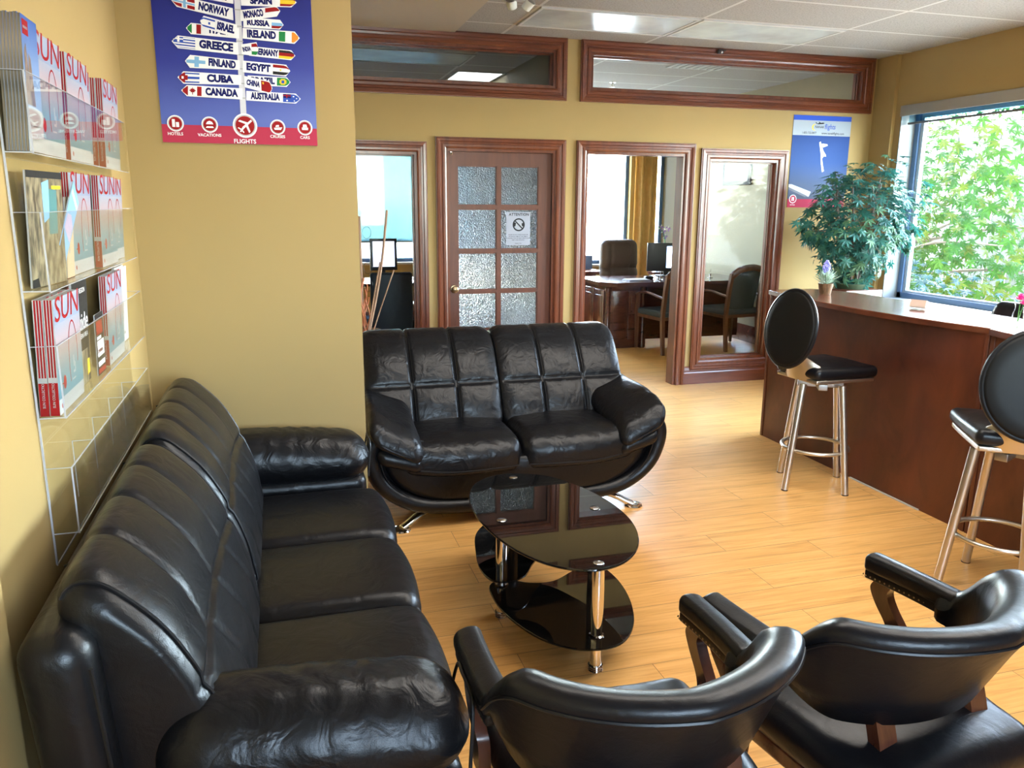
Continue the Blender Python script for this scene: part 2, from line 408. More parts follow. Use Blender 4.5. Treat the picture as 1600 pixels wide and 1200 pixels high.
# ------------------------------------------------------------------ room shell
ZC = 2.91; YB = 6.455; XR = 5.36; XL = -.537
def wall(name, axis, t0, t1, a0, a1, z0, z1, holes, mat):
    """a wall of cells round its openings; axis 'y' runs along x, axis 'x' runs along y"""
    A = sorted({a0, a1, *[h[0] for h in holes], *[h[1] for h in holes]}); Zs = sorted({z0, z1, *[h[2] for h in holes], *[h[3] for h in holes]})
    b = B()
    full = lambda i, j: not any(A[i] >= h[0]-1e-6 and A[i+1] <= h[1]+1e-6 and Zs[j] >= h[2]-1e-6 and Zs[j+1] <= h[3]+1e-6 for h in holes)
    nA, nZ = len(A)-1, len(Zs)-1
    P = lambda t, a, z: (a, t, z) if axis == 'y' else (t, a, z)
    for i in range(nA):
        for j in range(nZ):
            if not full(i, j): continue
            u0, u1, w0, w1 = A[i], A[i+1], Zs[j], Zs[j+1]
            b.quad(P(t0, u0, w0), P(t0, u1, w0), P(t0, u1, w1), P(t0, u0, w1)); b.quad(P(t1, u0, w0), P(t1, u0, w1), P(t1, u1, w1), P(t1, u1, w0))
            for di, dj, e in ((-1, 0, ((u0, w0), (u0, w1))), (1, 0, ((u1, w0), (u1, w1))), (0, -1, ((u0, w0), (u1, w0))), (0, 1, ((u0, w1), (u1, w1)))):
                ii, jj = i+di, j+dj
                if 0 <= ii < nA and 0 <= jj < nZ and full(ii, jj): continue
                (p, q), (r_, s_) = e
                b.quad(P(t0, p, q), P(t1, p, q), P(t1, r_, s_), P(t0, r_, s_))
    return b.obj(name, mat, kind='structure')
b = B(); b.box(-1.6, XR+.2, -3.4, YB+.12, -.12, 0); b.box(-1.6, XR+.2, YB+.12, 10.9, -.12, 0); b.obj('floor', M_floor, kind='structure')
b = B(); b.box(-1.6, XR+.2, -3.4, 10.9, ZC, ZC+.15); b.obj('ceiling', M_ceiling, kind='structure')
b = B(); b.box(-.53, 1.41, 3.68, YB-.002, ZC-.012, ZC-.0005); b.obj('ceiling_soffit', M_soffit, kind='structure')

HOLES = [(.40, 1.10, .09, 2.01), (1.334, 2.254, 0, 2.045), (2.52, 3.445, 0, 2.045), (3.675, 4.375, .215, 2.01),
         (-.40, 2.245, 2.525, 2.82), (2.545, 5.20, 2.525, 2.82)]
wall('wall_back', 'y', YB, YB+.12, -1.4, XR+.1, 0, ZC, HOLES, M_yellow)
wall('wall_left', 'x', XL-.12, XL, 1.49, YB, 0, ZC, [], M_yellow)
wall('wall_left_front', 'x', XL-.12, -.497, -3.2, 1.487, 0, ZC, [], M_yellow)
wall('wall_stub', 'y', 3.55, 3.67, XL, .347, 0, ZC, [], M_yellow)
wall('wall_right', 'x', XR, XR+.26, -3.2, YB, 0, ZC, [(1.9, 6.13, .77, 2.47)], M_yellow)
b = B(); b.box(5.325, XR, 6.20, YB, 0, ZC); b.obj('wall_right_column', M_yellow, kind='structure')
wall('wall_front', 'y', -1.95, -1.8, -.497, XR, 0, ZC, [(.2, 2.0, 1.15, 2.6)], M_cream)
# the two offices behind the partition
wall('wall_office_right', 'x', 5.42, 5.60, YB+.12, 10.7, 0, ZC, [], M_cream)
wall('wall_office_divider', 'x', 2.34, 2.44, YB+.12, 10.7, 0, ZC, [], M_cream)
wall('wall_office_left', 'x', -1.5, -1.4, YB+.12, 10.7, 0, ZC, [], M_cream)
wall('wall_office_back', 'y', 10.7, 10.9, -1.5, 5.6, 0, ZC, [(2.75, 4.87, .78, 2.6), (5.26, 5.42, .78, 2.6), (-.6, 2.2, .85, 2.6)], M_yellow)

# ------------------------------------------------------------------ moulded timber frames
PROF = [(0, .0), (0, .018), (.012, .024), (.03, .024), (.034, .018), (.05, .020), (.056, .028), (.076, .030), (.082, .024), (.088, .024), (.088, .0)]
def frame_mould(b, x0, x1, z0, z1, y, w, closed=True, sgn=-1, m=0):
    """mitred moulding round the opening x0..x1, z0..z1 on the plane y; w is its width"""
    k = w/.088; n = len(PROF); secs = []
    cor = [(x0, z0, -1, -1), (x0, z1, -1, 1), (x1, z1, 1, 1), (x1, z0, 1, -1)]
    for (x, z, sx, sz) in cor:
        if not closed and sz < 0: secs.append([(x+sx*u*k, y+sgn*d, z) for u, d in PROF])
        else: secs.append([(x+sx*u*k, y+sgn*d, z+sz*u*k) for u, d in PROF])
    if closed: secs.append(secs[0])
    V = [p for q in secs for p in q]; F = []
    for i in range(len(secs)-1):
        for j in range(n-1): F.append((i*n+j, i*n+j+1, (i+1)*n+j+1, (i+1)*n+j))
    b.add(V, F, m, False)
def lining(b, x0, x1, z0, z1, t, bottom=True, m=0):
    """boards lining an opening through the partition"""
    y0, y1 = YB-.004, YB+.124
    b.box(x0, x0+t, y0, y1, z0, z1, m); b.box(x1-t, x1, y0, y1, z0, z1, m); b.box(x0+t, x1-t, y0, y1, z1-t, z1, m)
    if bottom: b.box(x0+t, x1-t, y0, y1, z0, z0+t, m)
for i, (hx0, hx1, hz0, hz1) in enumerate(HOLES):
    win = i in (0, 3, 4, 5)
    root = struct_root({0: 'window_1', 1: 'door_1', 2: 'door_2', 3: 'window_2', 4: 'window_3', 5: 'window_4'}[i], ((hx0+hx1)/2, YB+.06, hz0))
    w = .085 if i < 4 else .09
    if i in (0,): w = .078
    b = B(); frame_mould(b, hx0, hx1, hz0 if i != 1 and i != 2 else .0, hz1, YB, w, closed=win)
    b.obj('casing', M_trim if i < 4 else M_trimh, root)
    b = B(); frame_mould(b, hx0, hx1, hz0 if win else .0, hz1, YB+.12, w, closed=win, sgn=1); b.obj('casing', M_trim, root)
    b = B(); lining(b, hx0, hx1, hz0, hz1, .022, bottom=win)
    if win:       # glazing beads
        for yy in (YB+.045, YB+.068):
            b.box(hx0+.022, hx0+.034, yy, yy+.012, hz0+.022, hz1-.022); b.box(hx1-.034, hx1-.022, yy, yy+.012, hz0+.022, hz1-.022)
            b.box(hx0+.034, hx1-.034, yy, yy+.012, hz0+.022, hz0+.034); b.box(hx0+.034, hx1-.034, yy, yy+.012, hz1-.034, hz1-.022)
    b.obj('jamb', M_trim, root)
    if win:
        b = B(); b.box(hx0+.022, hx1-.022, YB+.059, YB+.065, hz0+.022, hz1-.022); b.obj('glass', M_glass2, root)
# baseboards
def baseboard(b, pts, h=.15, sgn=1):
    prof = [(0, 0), (.022, 0), (.022, h*.62), (.018, h*.68), (.018, h*.76), (.012, h*.86), (.010, h), (0, h)]
    (xa, ya), (xb, yb) = pts; d = Vector((xb-xa, yb-ya, 0)).normalized(); nrm = Vector((-d.y, d.x, 0))*sgn
    b.loft([[(x+nrm.x*u, y+nrm.y*u, z) for u, z in prof] for x, y in pts])
    for f in range(1): pass
b = B(); baseboard(b, [(3.53, YB), (5.325, YB)], .165, -1); b.obj('baseboard_back', M_trimh, kind='structure', angle=20)
b = B(); baseboard(b, [(5.42, YB+.13), (5.42, 10.7)], .20, 1); b.obj('baseboard_office_right', M_desk, kind='structure', angle=20)
b = B(); baseboard(b, [(-1.4, 10.7), (2.34, 10.7)], .20, -1); b.obj('baseboard_office_back', M_desk, kind='structure', angle=20)

# ------------------------------------------------------------------ the door with ten panes of pebbled glass
def pebble():
    m, t, p = new_mat('pebbled_glass'); t.nodes.remove(p); out = t.nodes['Material Output']; v = coords(t)
    vo = N_(t, 'ShaderNodeTexVoronoi', Scale=95.0); vo.feature = 'SMOOTH_F1'; vo.inputs['Smoothness'].default_value = .4; t.links.new(v, vo.inputs['Vector'])
    bp = N_(t, 'ShaderNodeBump', Strength=.85, Distance=.012); t.links.new(vo.outputs['Distance'], bp.inputs['Height'])
    rf = N_(t, 'ShaderNodeBsdfRefraction', Roughness=.12, IOR=1.30); rf.inputs[0].default_value = (.93, .96, 1, 1); t.links.new(bp.outputs[0], rf.inputs['Normal'])
    tl = t.nodes.new('ShaderNodeBsdfTranslucent'); tl.inputs[0].default_value = (.86, .90, .96, 1); t.links.new(bp.outputs[0], tl.inputs['Normal'])
    m1 = t.nodes.new('ShaderNodeMixShader'); m1.inputs[0].default_value = .30; t.links.new(rf.outputs[0], m1.inputs[1]); t.links.new(tl.outputs[0], m1.inputs[2])
    gl = N_(t, 'ShaderNodeBsdfGlossy', Roughness=.12); t.links.new(bp.outputs[0], gl.inputs['Normal'])
    m2 = t.nodes.new('ShaderNodeMixShader'); m2.inputs[0].default_value = .07; t.links.new(m1.outputs[0], m2.inputs[1]); t.links.new(gl.outputs[0], m2.inputs[2])
    t.links.new(m2.outputs[0], out.inputs[0]); return m
M_pebble = pebble()
droot = bpy.data.objects['door_1']
DX0, DX1, DZ1, DY = 1.358, 2.230, 2.022, YB+.035
cols = [(1.433, 1.762), (1.794, 2.121)]
rows = [(1.915, 1.602), (1.574, 1.246), (1.220, .912), (.888, .58), (.552, .25)]
b = B(); hol = [(c0, c1, r1, r0) for c0, c1 in cols for r0, r1 in rows]
A = sorted({DX0, DX1, *[q for c in cols for q in c]}); Zs = sorted({.008, DZ1, *[q for r_ in rows for q in r_]})
for i in range(len(A)-1):
    for j in range(len(Zs)-1):
        if any(abs(A[i]-h[0]) < 1e-6 and abs(Zs[j]-h[2]) < 1e-6 for h in hol): continue
        b.box(A[i], A[i+1], DY, DY+.04, Zs[j], Zs[j+1])
for (c0, c1, r1, r0) in hol:            # beads round each pane
    for (p0, p1, q0, q1) in ((c0, c0+.008, r1, r0), (c1-.008, c1, r1, r0), (c0, c1, r1, r1+.008), (c0, c1, r0-.008, r0)): b.box(p0, p1, DY+.006, DY+.034, q0, q1)
b.obj('door_leaf', M_door, droot)
for (c0, c1, r1, r0) in hol:
    b = B(); b.box(c0+.006, c1-.006, DY+.017, DY+.023, r1+.006, r0-.006); b.obj('pane', M_pebble, droot)
b = B(); b.box(1.356, 2.232, YB+.085, YB+.12, 0.0, 2.02)
b = B()
for q in ((1.356, 1.372), (2.216, 2.232)): b.box(q[0], q[1], DY+.042, DY+.06, 0, 2.022)
b.box(1.372, 2.216, DY+.042, DY+.06, 2.006, 2.022); b.obj('door_stop', M_trim, droot)
b = B(); b.lathe([(.032, 0), (.034, .003), (.030, .008), (.012, .010), (.011, .03)], M=tr(1.398, DY, .925) @ rot('X', PI/2))
b.lathe([(.011, .03), (.024, .036), (.029, .048), (.026, .060), (.012, .066), (.002, .067)], M=tr(1.398, DY, .925) @ rot('X', PI/2)); b.obj('door_knob', M_brass, droot)
b = B(); b.box(1.366, 1.384, YB-.008, YB-.001, 1.992, 2.018, bev=.002); b.cyl((1.375, YB-.008, 2.004), (1.375, YB-.018, 2.004), .010)
b.cyl((1.375, YB-.018, 2.004), (1.375, YB-.0185, 2.004), .004, m=1)
tag(b.obj('door_chime_sensor', [M_chrome, M_black], loc=(1.375, YB, 2.0)), 'tiny round metal door sensor at the top left corner of the panelled glass door', 'sensor')

# notice taped on a pane
def disc(b, cx, cz, r, y, m, n=28): b.add([(cx+r*math.cos(2*PI*k/n), y, cz+r*math.sin(2*PI*k/n)) for k in range(n)], [tuple(range(n))], m, False)
def ring(b, cx, cz, r0, r1, y, m, n=32):
    V = [(cx+q*math.cos(2*PI*k/n), y, cz+q*math.sin(2*PI*k/n)) for q in (r0, r1) for k in range(n)]
    b.add(V, [(k, (k+1) % n, n+(k+1) % n, n+k) for k in range(n)], m, False)
def poly(b, pts, y, m): b.add([(x, y, z) for x, z in pts], [tuple(range(len(pts)))], m, False)
UP = rot('X', PI/2)           # text lying in xy stands up in xz, read from -y
t_ = thing('notice_sheet', 'white attention notice with a crossed-out circle taped on the door glass', 'notice', (1.951, DY+.014, 1.278))
b = B(); b.box(1.848, 2.056, DY+.0135, DY+.0145, 1.278, 1.550); b.obj('sheet', plain('notice_paper', (.27, .28, .34), .6), t_)
b = B(); yy = DY+.0128
b.text('ATTENTION', .031, tr(1.958, yy, 1.529) @ UP, 0, offset=.02)
ring(b, 1.956, 1.446, .042, .053, yy, 0); c_ = math.cos(R(45))
poly(b, [(1.956-.038, 1.446+.031), (1.956-.031, 1.446+.038), (1.956+.038, 1.446-.031), (1.956+.031, 1.446-.038)], yy-.0002, 0)
poly(b, [(1.913, 1.466), (1.933, 1.462), (1.928, 1.436), (1.915, 1.428)], yy, 0); poly(b, [(1.999, 1.464), (1.981, 1.456), (1.984, 1.436), (1.998, 1.428)], yy, 0)
ring(b, 1.956, 1.442, .020, .024, yy, 1)
for k, (s_, wd) in enumerate((('PLEASE DO NOT SHAKE HANDS OR', .145), ('EXCHANGE ITEMS AT THIS TIME IN', .14), ('CONSIDERATION OF PUBLIC HEALTH AND', .16), ('KEEP A SAFE DISTANCE', .12))):
    b.text(s_, .0105, tr(1.952, yy, 1.364-.0145*k) @ UP, 0, offset=.012)
b.text('THANK YOU', .010, tr(1.952, yy, 1.292) @ UP, 0, offset=.012)
b.obj('print', [M_ink, M_greyink], t_)

# ------------------------------------------------------------------ window in the right wall
wr = struct_root('window_5', (XR+.2, 4.0, .77))
Y0, Y1, Z0, Z1, XG = 1.9, 6.13, .77, 2.47, XR+.15
b = B(); e = .012
b.box(XR-.002, XR+.26, Y1-e, Y1, Z0, Z1); b.box(XR-.002, XR+.26, Y0, Y0+e, Z0, Z1); b.box(XR-.002, XR+.26, Y0, Y1, Z1-e, Z1); b.box(XR-.035, XR+.26, Y0-.02, Y1, Z0, Z0+.022, bev=.004)
b.obj('reveal', plain('window_reveal', (.20, .22, .225), .45), wr)
b = B(); f1 = .05
b.box(XG, XG+.07, Y1-e-f1, Y1-e, Z0+.02, Z1-e); b.box(XG, XG+.07, Y0+e, Y0+e+f1, Z0+.02, Z1-e); b.box(XG, XG+.07, Y0+e, Y1-e, Z0+.02, Z0+.02+f1); b.box(XG, XG+.07, Y0+e, Y1-e, Z1-e-f1, Z1-e)
b.obj('frame', M_winblue, wr)
b = B(); f2 = .035; q = f1
b.box(XG+.02, XG+.06, Y1-e-q-f2, Y1-e-q, Z0+.02+q, Z1-e-q); b.box(XG+.02, XG+.06, Y0+e+q, Y0+e+q+f2, Z0+.02+q, Z1-e-q); b.box(XG+.02, XG+.06, Y0+e+q+f2, Y1-e-q-f2, Z0+.02+q, Z0+.02+q+.02); b.box(XG+.02, XG+.06, Y0+e+q+f2, Y1-e-q-f2, Z1-e-q-f2, Z1-e-q)
b.obj('sash', M_bluewhite, wr)
b = B(); b.box(XG+.035, XG+.041, Y0+e+q+f2, Y1-e-q-f2, Z0+.02+q+.02, Z1-e-q-f2); b.obj('glass', M_glass, wr)
rb = thing('roller_blind', 'pulled up pale roller blind with flat valance at the top of the big window', 'blind', (XR+.03, 4.0, 2.38))
b = B(); b.box(XR-.012, XR+.004, Y0-.02, Y1+.004, 2.385, 2.474, bev=.003); b.obj('valance', plain('blind_valance', (.30, .29, .27), .5), rb)
b = B(); b.box(XR+.062, XR+.064, Y0+.03, Y1-.03, 2.325, 2.44); b.obj('blind_cloth', M_tint, rb)
b = B(); b.cyl((XR+.062, Y0+.03, 2.325), (XR+.062, Y1-.03, 2.325), .011, n=12); b.obj('bottom_bar', plain('blind_bar', (.12, .12, .13), .4), rb)
b = B(); b.cyl((XR+.075, Y0+.02, 2.438), (XR+.075, Y1-.02, 2.438), .018, n=12); b.obj('roller', M_bluewhite, rb)

r_ = struct_root('window_9', (1.1, -1.9, 1.15)); b = B()      # unseen window behind the camera, placed and sized to brighten the wall stub
for x in (.2, 1.07, 1.94): b.box(x, x+.06, -1.92, -1.85, 1.15, 2.6)
b.box(.2, 2.0, -1.92, -1.85, 1.15, 1.21); b.box(.2, 2.0, -1.92, -1.85, 2.54, 2.6); b.obj('frame', M_steel2, r_)
b = B(); b.box(.26, 1.94, -1.89, -1.884, 1.21, 2.54); b.obj('glass', M_glass, r_)
# office windows
def office_window(name, x0, x1, z0, z1, mull=()):
    r_ = struct_root(name, ((x0+x1)/2, 10.8, z0)); b = B(); f = .05
    b.box(x0, x0+f, 10.78, 10.85, z0, z1); b.box(x1-f, x1, 10.78, 10.85, z0, z1); b.box(x0, x1, 10.78, 10.85, z0, z0+f); b.box(x0, x1, 10.78, 10.85, z1-f, z1)
    for mx_ in mull: b.box(mx_-.03, mx_+.03, 10.78, 10.85, z0+f, z1-f)
    b.obj('frame', M_winblue, r_); b = B(); b.box(x0+f, x1-f, 10.81, 10.816, z0+f, z1-f); b.obj('glass', M_glass, r_)
    b = B(); b.box(x0-.02, x1+.02, 10.66, 10.78, z0-.03, z0); b.obj('sill', M_white, r_)
office_window('window_6', 2.75, 4.87, .78, 2.6); office_window('window_7', 5.26, 5.42, .78, 2.6); office_window('window_8', -.6, 2.2, .85, 2.6, (.59,))
# ------------------------------------------------------------------ upholstery helpers
def gauss(d, w): return np.exp(-(d/w)**2)
def bolster(loop, y0, y1, n, rho, endk, grooves=None, puff=None, seg=14):
    """a stuffed cushion: a closed cross-section (p,q) swept from y0 to y1 with rounded ends.
    grooves(u, y) gives the depth of stitched channels (u = arc length from the first loop point)."""
    L = np.array(spline([(p, q, 0) for p, q in loop], seg, True))[:, :2]
    d = np.linalg.norm(np.roll(L, -1, 0)-L, axis=1); U = np.concatenate([[0], np.cumsum(d)[:-1]])
    c = L.mean(0); tn = np.roll(L, -1, 0)-np.roll(L, 1, 0); tn /= np.linalg.norm(tn, axis=1, keepdims=True)
    nr = np.stack([tn[:, 1], -tn[:, 0]], 1)
    if np.mean(np.sum(nr*(L-c), 1)) < 0: nr = -nr
    k = 8; core = np.linspace(y0+rho, y1-rho, n); a = np.linspace(0, PI/2, k+1)
    Y = np.concatenate([y0+rho-rho*np.cos(a[:-1]), core, y1-rho+rho*np.sin(a[1:])])
    secs = []
    for y in Y:
        dd = min(y-y0, y1-y)
        s = 1-(1-math.sqrt(max(0, 1-(1-min(dd, rho)/rho)**2)))*endk
        P = c+(L-c)*s
        off = np.zeros(len(L))
        if grooves is not None: off = off-grooves(U, y)
        if puff is not None: off = off+puff(U, y)
        P = P+nr*off[:, None]*min(1, dd/rho+.05)
        secs.append((P, y))
    return secs, L, U
def bolster_add(b, secs, mp, m=0): b.loft([[mp(p, q, y) for p, q in P] for P, y in secs], m)
def seam_tube(b, pts, r=.004, m=0, closed=False): b.tube(pts, r, 6, closed, m)

# ------------------------------------------------------------------ three-seat sofa along the left wall
sofa = thing('leather_sofa', 'long black leather three-seat sofa along the left wall below the brochure rack', 'sofa', (-.07, 2.45, 0))
b = B(); b.rbox((-.075, 2.45, .175), (.77, 2.08, .25), .05, (4, 8, 2)); b.obj('base', M_leather, sofa)
b = B()
for x in (-.40, .27):
    for y in (1.52, 3.40): b = B(); b.box(x-.03, x+.03, y-.03, y+.03, 0, .07); b.obj('foot', M_black, sofa)
ys = [1.665, 2.225, 2.745, 3.275]
for i in range(3):
    y0, y1 = ys[i]+.002, ys[i+1]-.002; w = y1-y0
    def fs(V, w=w):
        V = V.copy(); top = V[:, 2] > 0
        pf = .018*np.cos(np.clip(V[:, 0]/.56, -1, 1)*PI/2)*np.cos(np.clip(V[:, 1]/w, -.5, .5)*PI)
        V[:, 2] += np.where(top, pf, 0)
        fr = np.clip((V[:, 0]-.15)/.13, 0, 1); V[:, 0] += .018*np.cos(np.clip(V[:, 1]/w, -.5, .5)*PI)*fr
        V[:, 2] -= np.where(top, .02*fr*fr, 0)
        return V
    b = B(); b.rbox((.105, (y0+y1)/2, .345), (.53, w, .20), .055, (14, 14, 4), 4, fs); b.obj('seat_cushion', M_leather, sofa)
LOOP = [(-.115, .43), (-.122, .52), (-.145, .62), (-.172, .70), (-.205, .775), (-.25, .85), (-.31, .917), (-.352, .95), (-.392, .953), (-.418, .92), (-.42, .85), (-.40, .7), (-.365, .55), (-.32, .45), (-.22, .415)]
for (y0, y1, fl) in ((1.455, 2.40, 1), (2.40, 3.30, 1)):
    w = y1-y0; SE = .285
    ch = [y0+w*q for q in (.26, .50, .74)]; lo = [y0+w*q for q in (.14, .36, .58, .80)]
    def gr(U, y):
        sm = SE+.035*math.sin((y-y0)/w*PI)
        g = .013*gauss(U-sm, .011)
        for c_ in ch:
            yc = c_+.10*(U-.55)-.25*np.maximum(0, .40-U)
            g = np.maximum(g, np.where((U > sm) & (U < .80), .007*gauss(y-yc, .009), 0))
        for c_ in lo:
            yc = c_-.55*(U-.15)
            g = np.maximum(g, np.where((U < sm) & (U > .0), .006*gauss(y-yc, .009), 0))
        return g
    def pf(U, y):
        cell = abs(math.sin((y-y0)/w*4*PI))**.6
        return .008*cell*gauss(U-.50, .22)+.010*gauss(U-.15, .10)*1.0
    secs, L, U = bolster(LOOP, y0, y1, 70, .085, .30, gr, pf)
    b = B(); bolster_add(b, secs, lambda p, q, y: (p, y, q)); bc = b.obj('back_cushion', M_leather, sofa, angle=75)
    for k in (5, len(secs)-6):
        b = B()
        P, y = secs[k]; i0, i1 = int(len(P)*.02), int(len(P)*.60)
        seam_tube(b, [(p*1.0+.001, y, q+.002) for p, q in P[i0:i1:4]], .0042)
        b.obj('piping', M_piping, bc)
# back frame behind the cushions
def fb(V):
    V = V.copy(); V[:, 0] -= (V[:, 2])*.07; return V
b = B(); b.rbox((-.385, 2.455, .475), (.125, 2.14, .83), .055, (3, 20, 10), 4, fb); fr_ = b.obj('back_frame', M_leather, sofa)
for y in (1.392, 3.518):
    b = B(); seam_tube(b, [(-.38+.055-.07*(z-.475), y, z) for z in np.linspace(.12, .83, 14)], .004); b.obj('frame_piping', M_piping, fr_)
for y in (1.75, 2.45, 3.15): b = B(); seam_tube(b, [(-.385+.064-.07*.35, y, .82), (-.385+.02-.03, y, .886), (-.385-.05-.03, y, .872)], .003); b.obj('frame_seam', M_piping, fr_)
for sg, yc in ((-1, 1.515), (1, 3.405)):
    def fa(V):
        V = V.copy(); t = np.clip((V[:, 0]+.3)/.6, 0, 1)
        V[:, 2] += .02*np.cos(V[:, 1]/.28*PI)*(V[:, 2] > 0)
        V[:, 2] -= .045*t**2*(V[:, 2] > -.2)*np.clip(V[:, 2]/.1+.4, 0, 1)
        V[:, 1] *= (1+.05*t)
        V[:, 2] += .0028*np.sin(V[:, 0]*95+V[:, 1]*30+2*np.sin(V[:, 1]*40))*gauss(V[:, 0]-.03, .18)*(V[:, 2] > -.02)
        return V
    b = B(); b.rbox((.03, yc, .555), (.62, .275, .225), .108, (22, 10, 3), 6, fa); ar = b.obj('armrest', M_leather2, sofa)
    b = B(); b.tube(spline([(.325, yc-.115, .475), (.34, yc-.075, .60), (.335, yc, .628), (.34, yc+.075, .60), (.325, yc+.115, .475)], 6), .004, 6); b.obj('arm_piping', M_piping, ar)
    b = B(); b.rbox((-.045, yc, .27), (.73, .215, .42), .045, (6, 3, 5), 4); b.obj('arm_panel', M_leather, sofa)

# ------------------------------------------------------------------ two-seat sofa with chrome feet
CX = 1.168
lv = thing('leather_loveseat', 'black leather two-seat sofa with squared tufting and curved chrome feet', 'sofa', (CX, 4.15, 0))
half = [(0, .085), (.30, .085), (.46, .10), (.60, .15), (.71, .24), (.775, .345), (.795, .44), (.765, .50), (.66, .515), (.40, .40), (0, .36)]
loopS = half+[(-x, z) for x, z in half[::-1][1:-1]]
Lsh = np.array(spline([(x, z, 0) for x, z in loopS], 6, True))[:, :2]
def shell_sec(y, s, add=0): 
    c = np.array([0, .30]); return [(CX+p, y, q) for p, q in (c+(Lsh-c)*s)]
b = B(); b.loft([shell_sec(3.80, .90), shell_sec(3.81, .955), shell_sec(3.84, .975), shell_sec(4.5, .975), shell_sec(4.58, .95), shell_sec(4.60, .90)]); b.obj('shell', M_leather, lv, angle=60)
# thick rolled band along the front edge of the shell
bd = [(.62, .50), (.725, .485), (.775, .44), (.775, .36), (.735, .26), (.66, .185), (.55, .13), (.40, .105), (.15, .098)]
path = spline([(CX+x, 3.80, z) for x, z in bd]+[(CX-x, 3.80, z) for x, z in bd[::-1]], 6)
b = B(); b.tube(path, .05, 14, flat=.86); bn = b.obj('front_band', M_leather, lv)
b = B(); b.tube([(CX+(p[0]-CX)*.945, 3.765, .30+(p[2]-.30)*.93) for p in path], .0045, 6); b.obj('band_piping', M_piping, bn)
# dark front panel inside the band
fp = [(.0, .13), (.40, .135), (.54, .165), (.64, .225), (.70, .31), (.715, .40), (.66, .455), (.55, .42), (.35, .345), (.0, .35)]
Lf = np.array(spline([(x, z, 0) for x, z in fp+[(-x, z) for x, z in fp[::-1][1:-1]]], 5, True))[:, :2]
b = B(); cf = np.array([0, .27]); b.loft([[(CX+p, y, q) for p, q in (cf+(Lf-cf)*s)] for y, s in ((3.84, 1.0), (3.80, 1.0), (3.775, .96), (3.765, .88), (3.758, .6), (3.755, .2))]); b.obj('front_panel', M_leather, lv, angle=60)
# seat cushions
for sg in (-1, 1):
    def fs(V, sg=sg):
        V = V.copy(); w = .62; top = V[:, 2] > -.03
        pf = .022*np.cos(np.clip(V[:, 0]/w, -.5, .5)*PI)*np.cos(np.clip(V[:, 1]/.62, -.5, .5)*PI)
        V[:, 2] += np.where(top, pf, 0)
        fr = np.clip((-V[:, 1]-.10)/.18, 0, 1); V[:, 2] -= .050*fr**1.8
        V[:, 1] -= .03*np.cos(np.clip(V[:, 0]/w, -.5, .5)*PI)*fr
        o = np.clip(V[:, 0]*sg/.31, 0, 1); V[:, 2] += .035*o*o*fr
        V[:, 2] += .004*np.sin(V[:, 0]*60+3*np.sin(V[:, 1]*25))*fr*top
        return V
    b = B(); b.rbox((CX+sg*.318, 4.005, .375), (.63, .52, .165), .062, (20, 16, 3), 5, fs); sc = b.obj('seat_cushion', M_leather2, lv)
    b = B(); xs = np.linspace(-.29, .29, 15)
    b.tube([(CX+sg*.318+x, 3.748-.03*math.cos(x/.62*PI), .322-.05+.032+.035*max(0, x*sg/.31)**2) for x in xs], .0045, 6); b.obj('seat_piping', M_piping, sc)
LOOP2 = [(4.125, .41), (4.15, .50), (4.195, .60), (4.265, .72), (4.335, .82), (4.40, .885), (4.47, .915), (4.54, .912), (4.59, .87), (4.595, .75), (4.575, .58), (4.53, .45), (4.40, .40), (4.25, .385)]
for sg in (-1, 1):
    x0, x1 = (CX-.745, CX-.002) if sg < 0 else (CX+.002, CX+.745); w = x1-x0
    cs = [x0+w/3, x0+2*w/3]
    def gr(U, x):
        g = .013*gauss(U-.262, .011)
        for c_ in cs: g = np.maximum(g, np.where(U < .74, .012*gauss(x-c_, .010), 0))
        return g
    def pf(U, x):
        cell = abs(math.sin((x-x0)/w*3*PI))**.7
        return .013*cell*(np.abs(np.sin(np.clip(U/.262, 0, 2)*PI))**.7*(U < .57)+(U >= .57)*0)
    secs, L, U = bolster(LOOP2, x0, x1, 72, .07, .16, gr, pf)
    b = B(); bolster_add(b, secs, lambda p, q, x: (x, p, q)); bc = b.obj('back_cushion', M_leather2, lv, angle=75)
    b = B()
    for c_ in cs:
        for dx in (-.009, .009):
            P, x = min(secs, key=lambda s: abs(s[1]-c_-dx)); i1 = int(len(P)*.42)
            seam_tube(b, [(x, p-.0005, q+.0005) for p, q in P[1:i1:4]], .0022)
    b.obj('stitching', M_piping, bc)
# arm pads: swept slabs that drop towards the front and lean inwards
for sg in (-1, 1):
    def fa(V, sg=sg):
        V = V.copy(); t = np.clip((.40-V[:, 1])/.80, 0, 1)             # 0 at the back, 1 at the front
        lean = V[:, 0]*sg
        V[:, 2] += lean*.50*np.clip(t*1.6, .6, 1)-.085*t**1.6
        V[:, 2] -= .05*np.clip((t-.8)/.2, 0, 1)**2
        V[:, 0] += sg*.006*t
        V[:, 2] += .004*np.sin(V[:, 1]*60+V[:, 0]*30)*np.clip((t-.5)*2, 0, 1)*(V[:, 2] > -.05)
        return V
    b = B(); b.rbox((CX+sg*.650, 4.085, .570), (.262, .78, .115), .06, (10, 24, 2), 6, fa); ap = b.obj('armrest', M_leather2, lv)
    V, F = rbox_geo(.265, .78, .115, .06, (10, 24, 2), 6, fa)
    b = B()
    b.tube(spline([(CX+sg*.545, 3.715, .394), (CX+sg*.62, 3.692, .417), (CX+sg*.72, 3.694, .470), (CX+sg*.772, 3.73, .509)], 6), .005, 6); b.obj('arm_piping', M_piping, ap)
    def fr2(V, sg=sg):
        V = V.copy(); V[:, 2] += V[:, 0]*sg*.30; V[:, 1] += .25*V[:, 0]**2; return V
    b = B(); b.rbox((CX+sg*.640, 3.885, .376), (.225, .345, .085), .042, (8, 10, 1), 5, fr2); b.obj('arm_underpad', M_leather, lv)
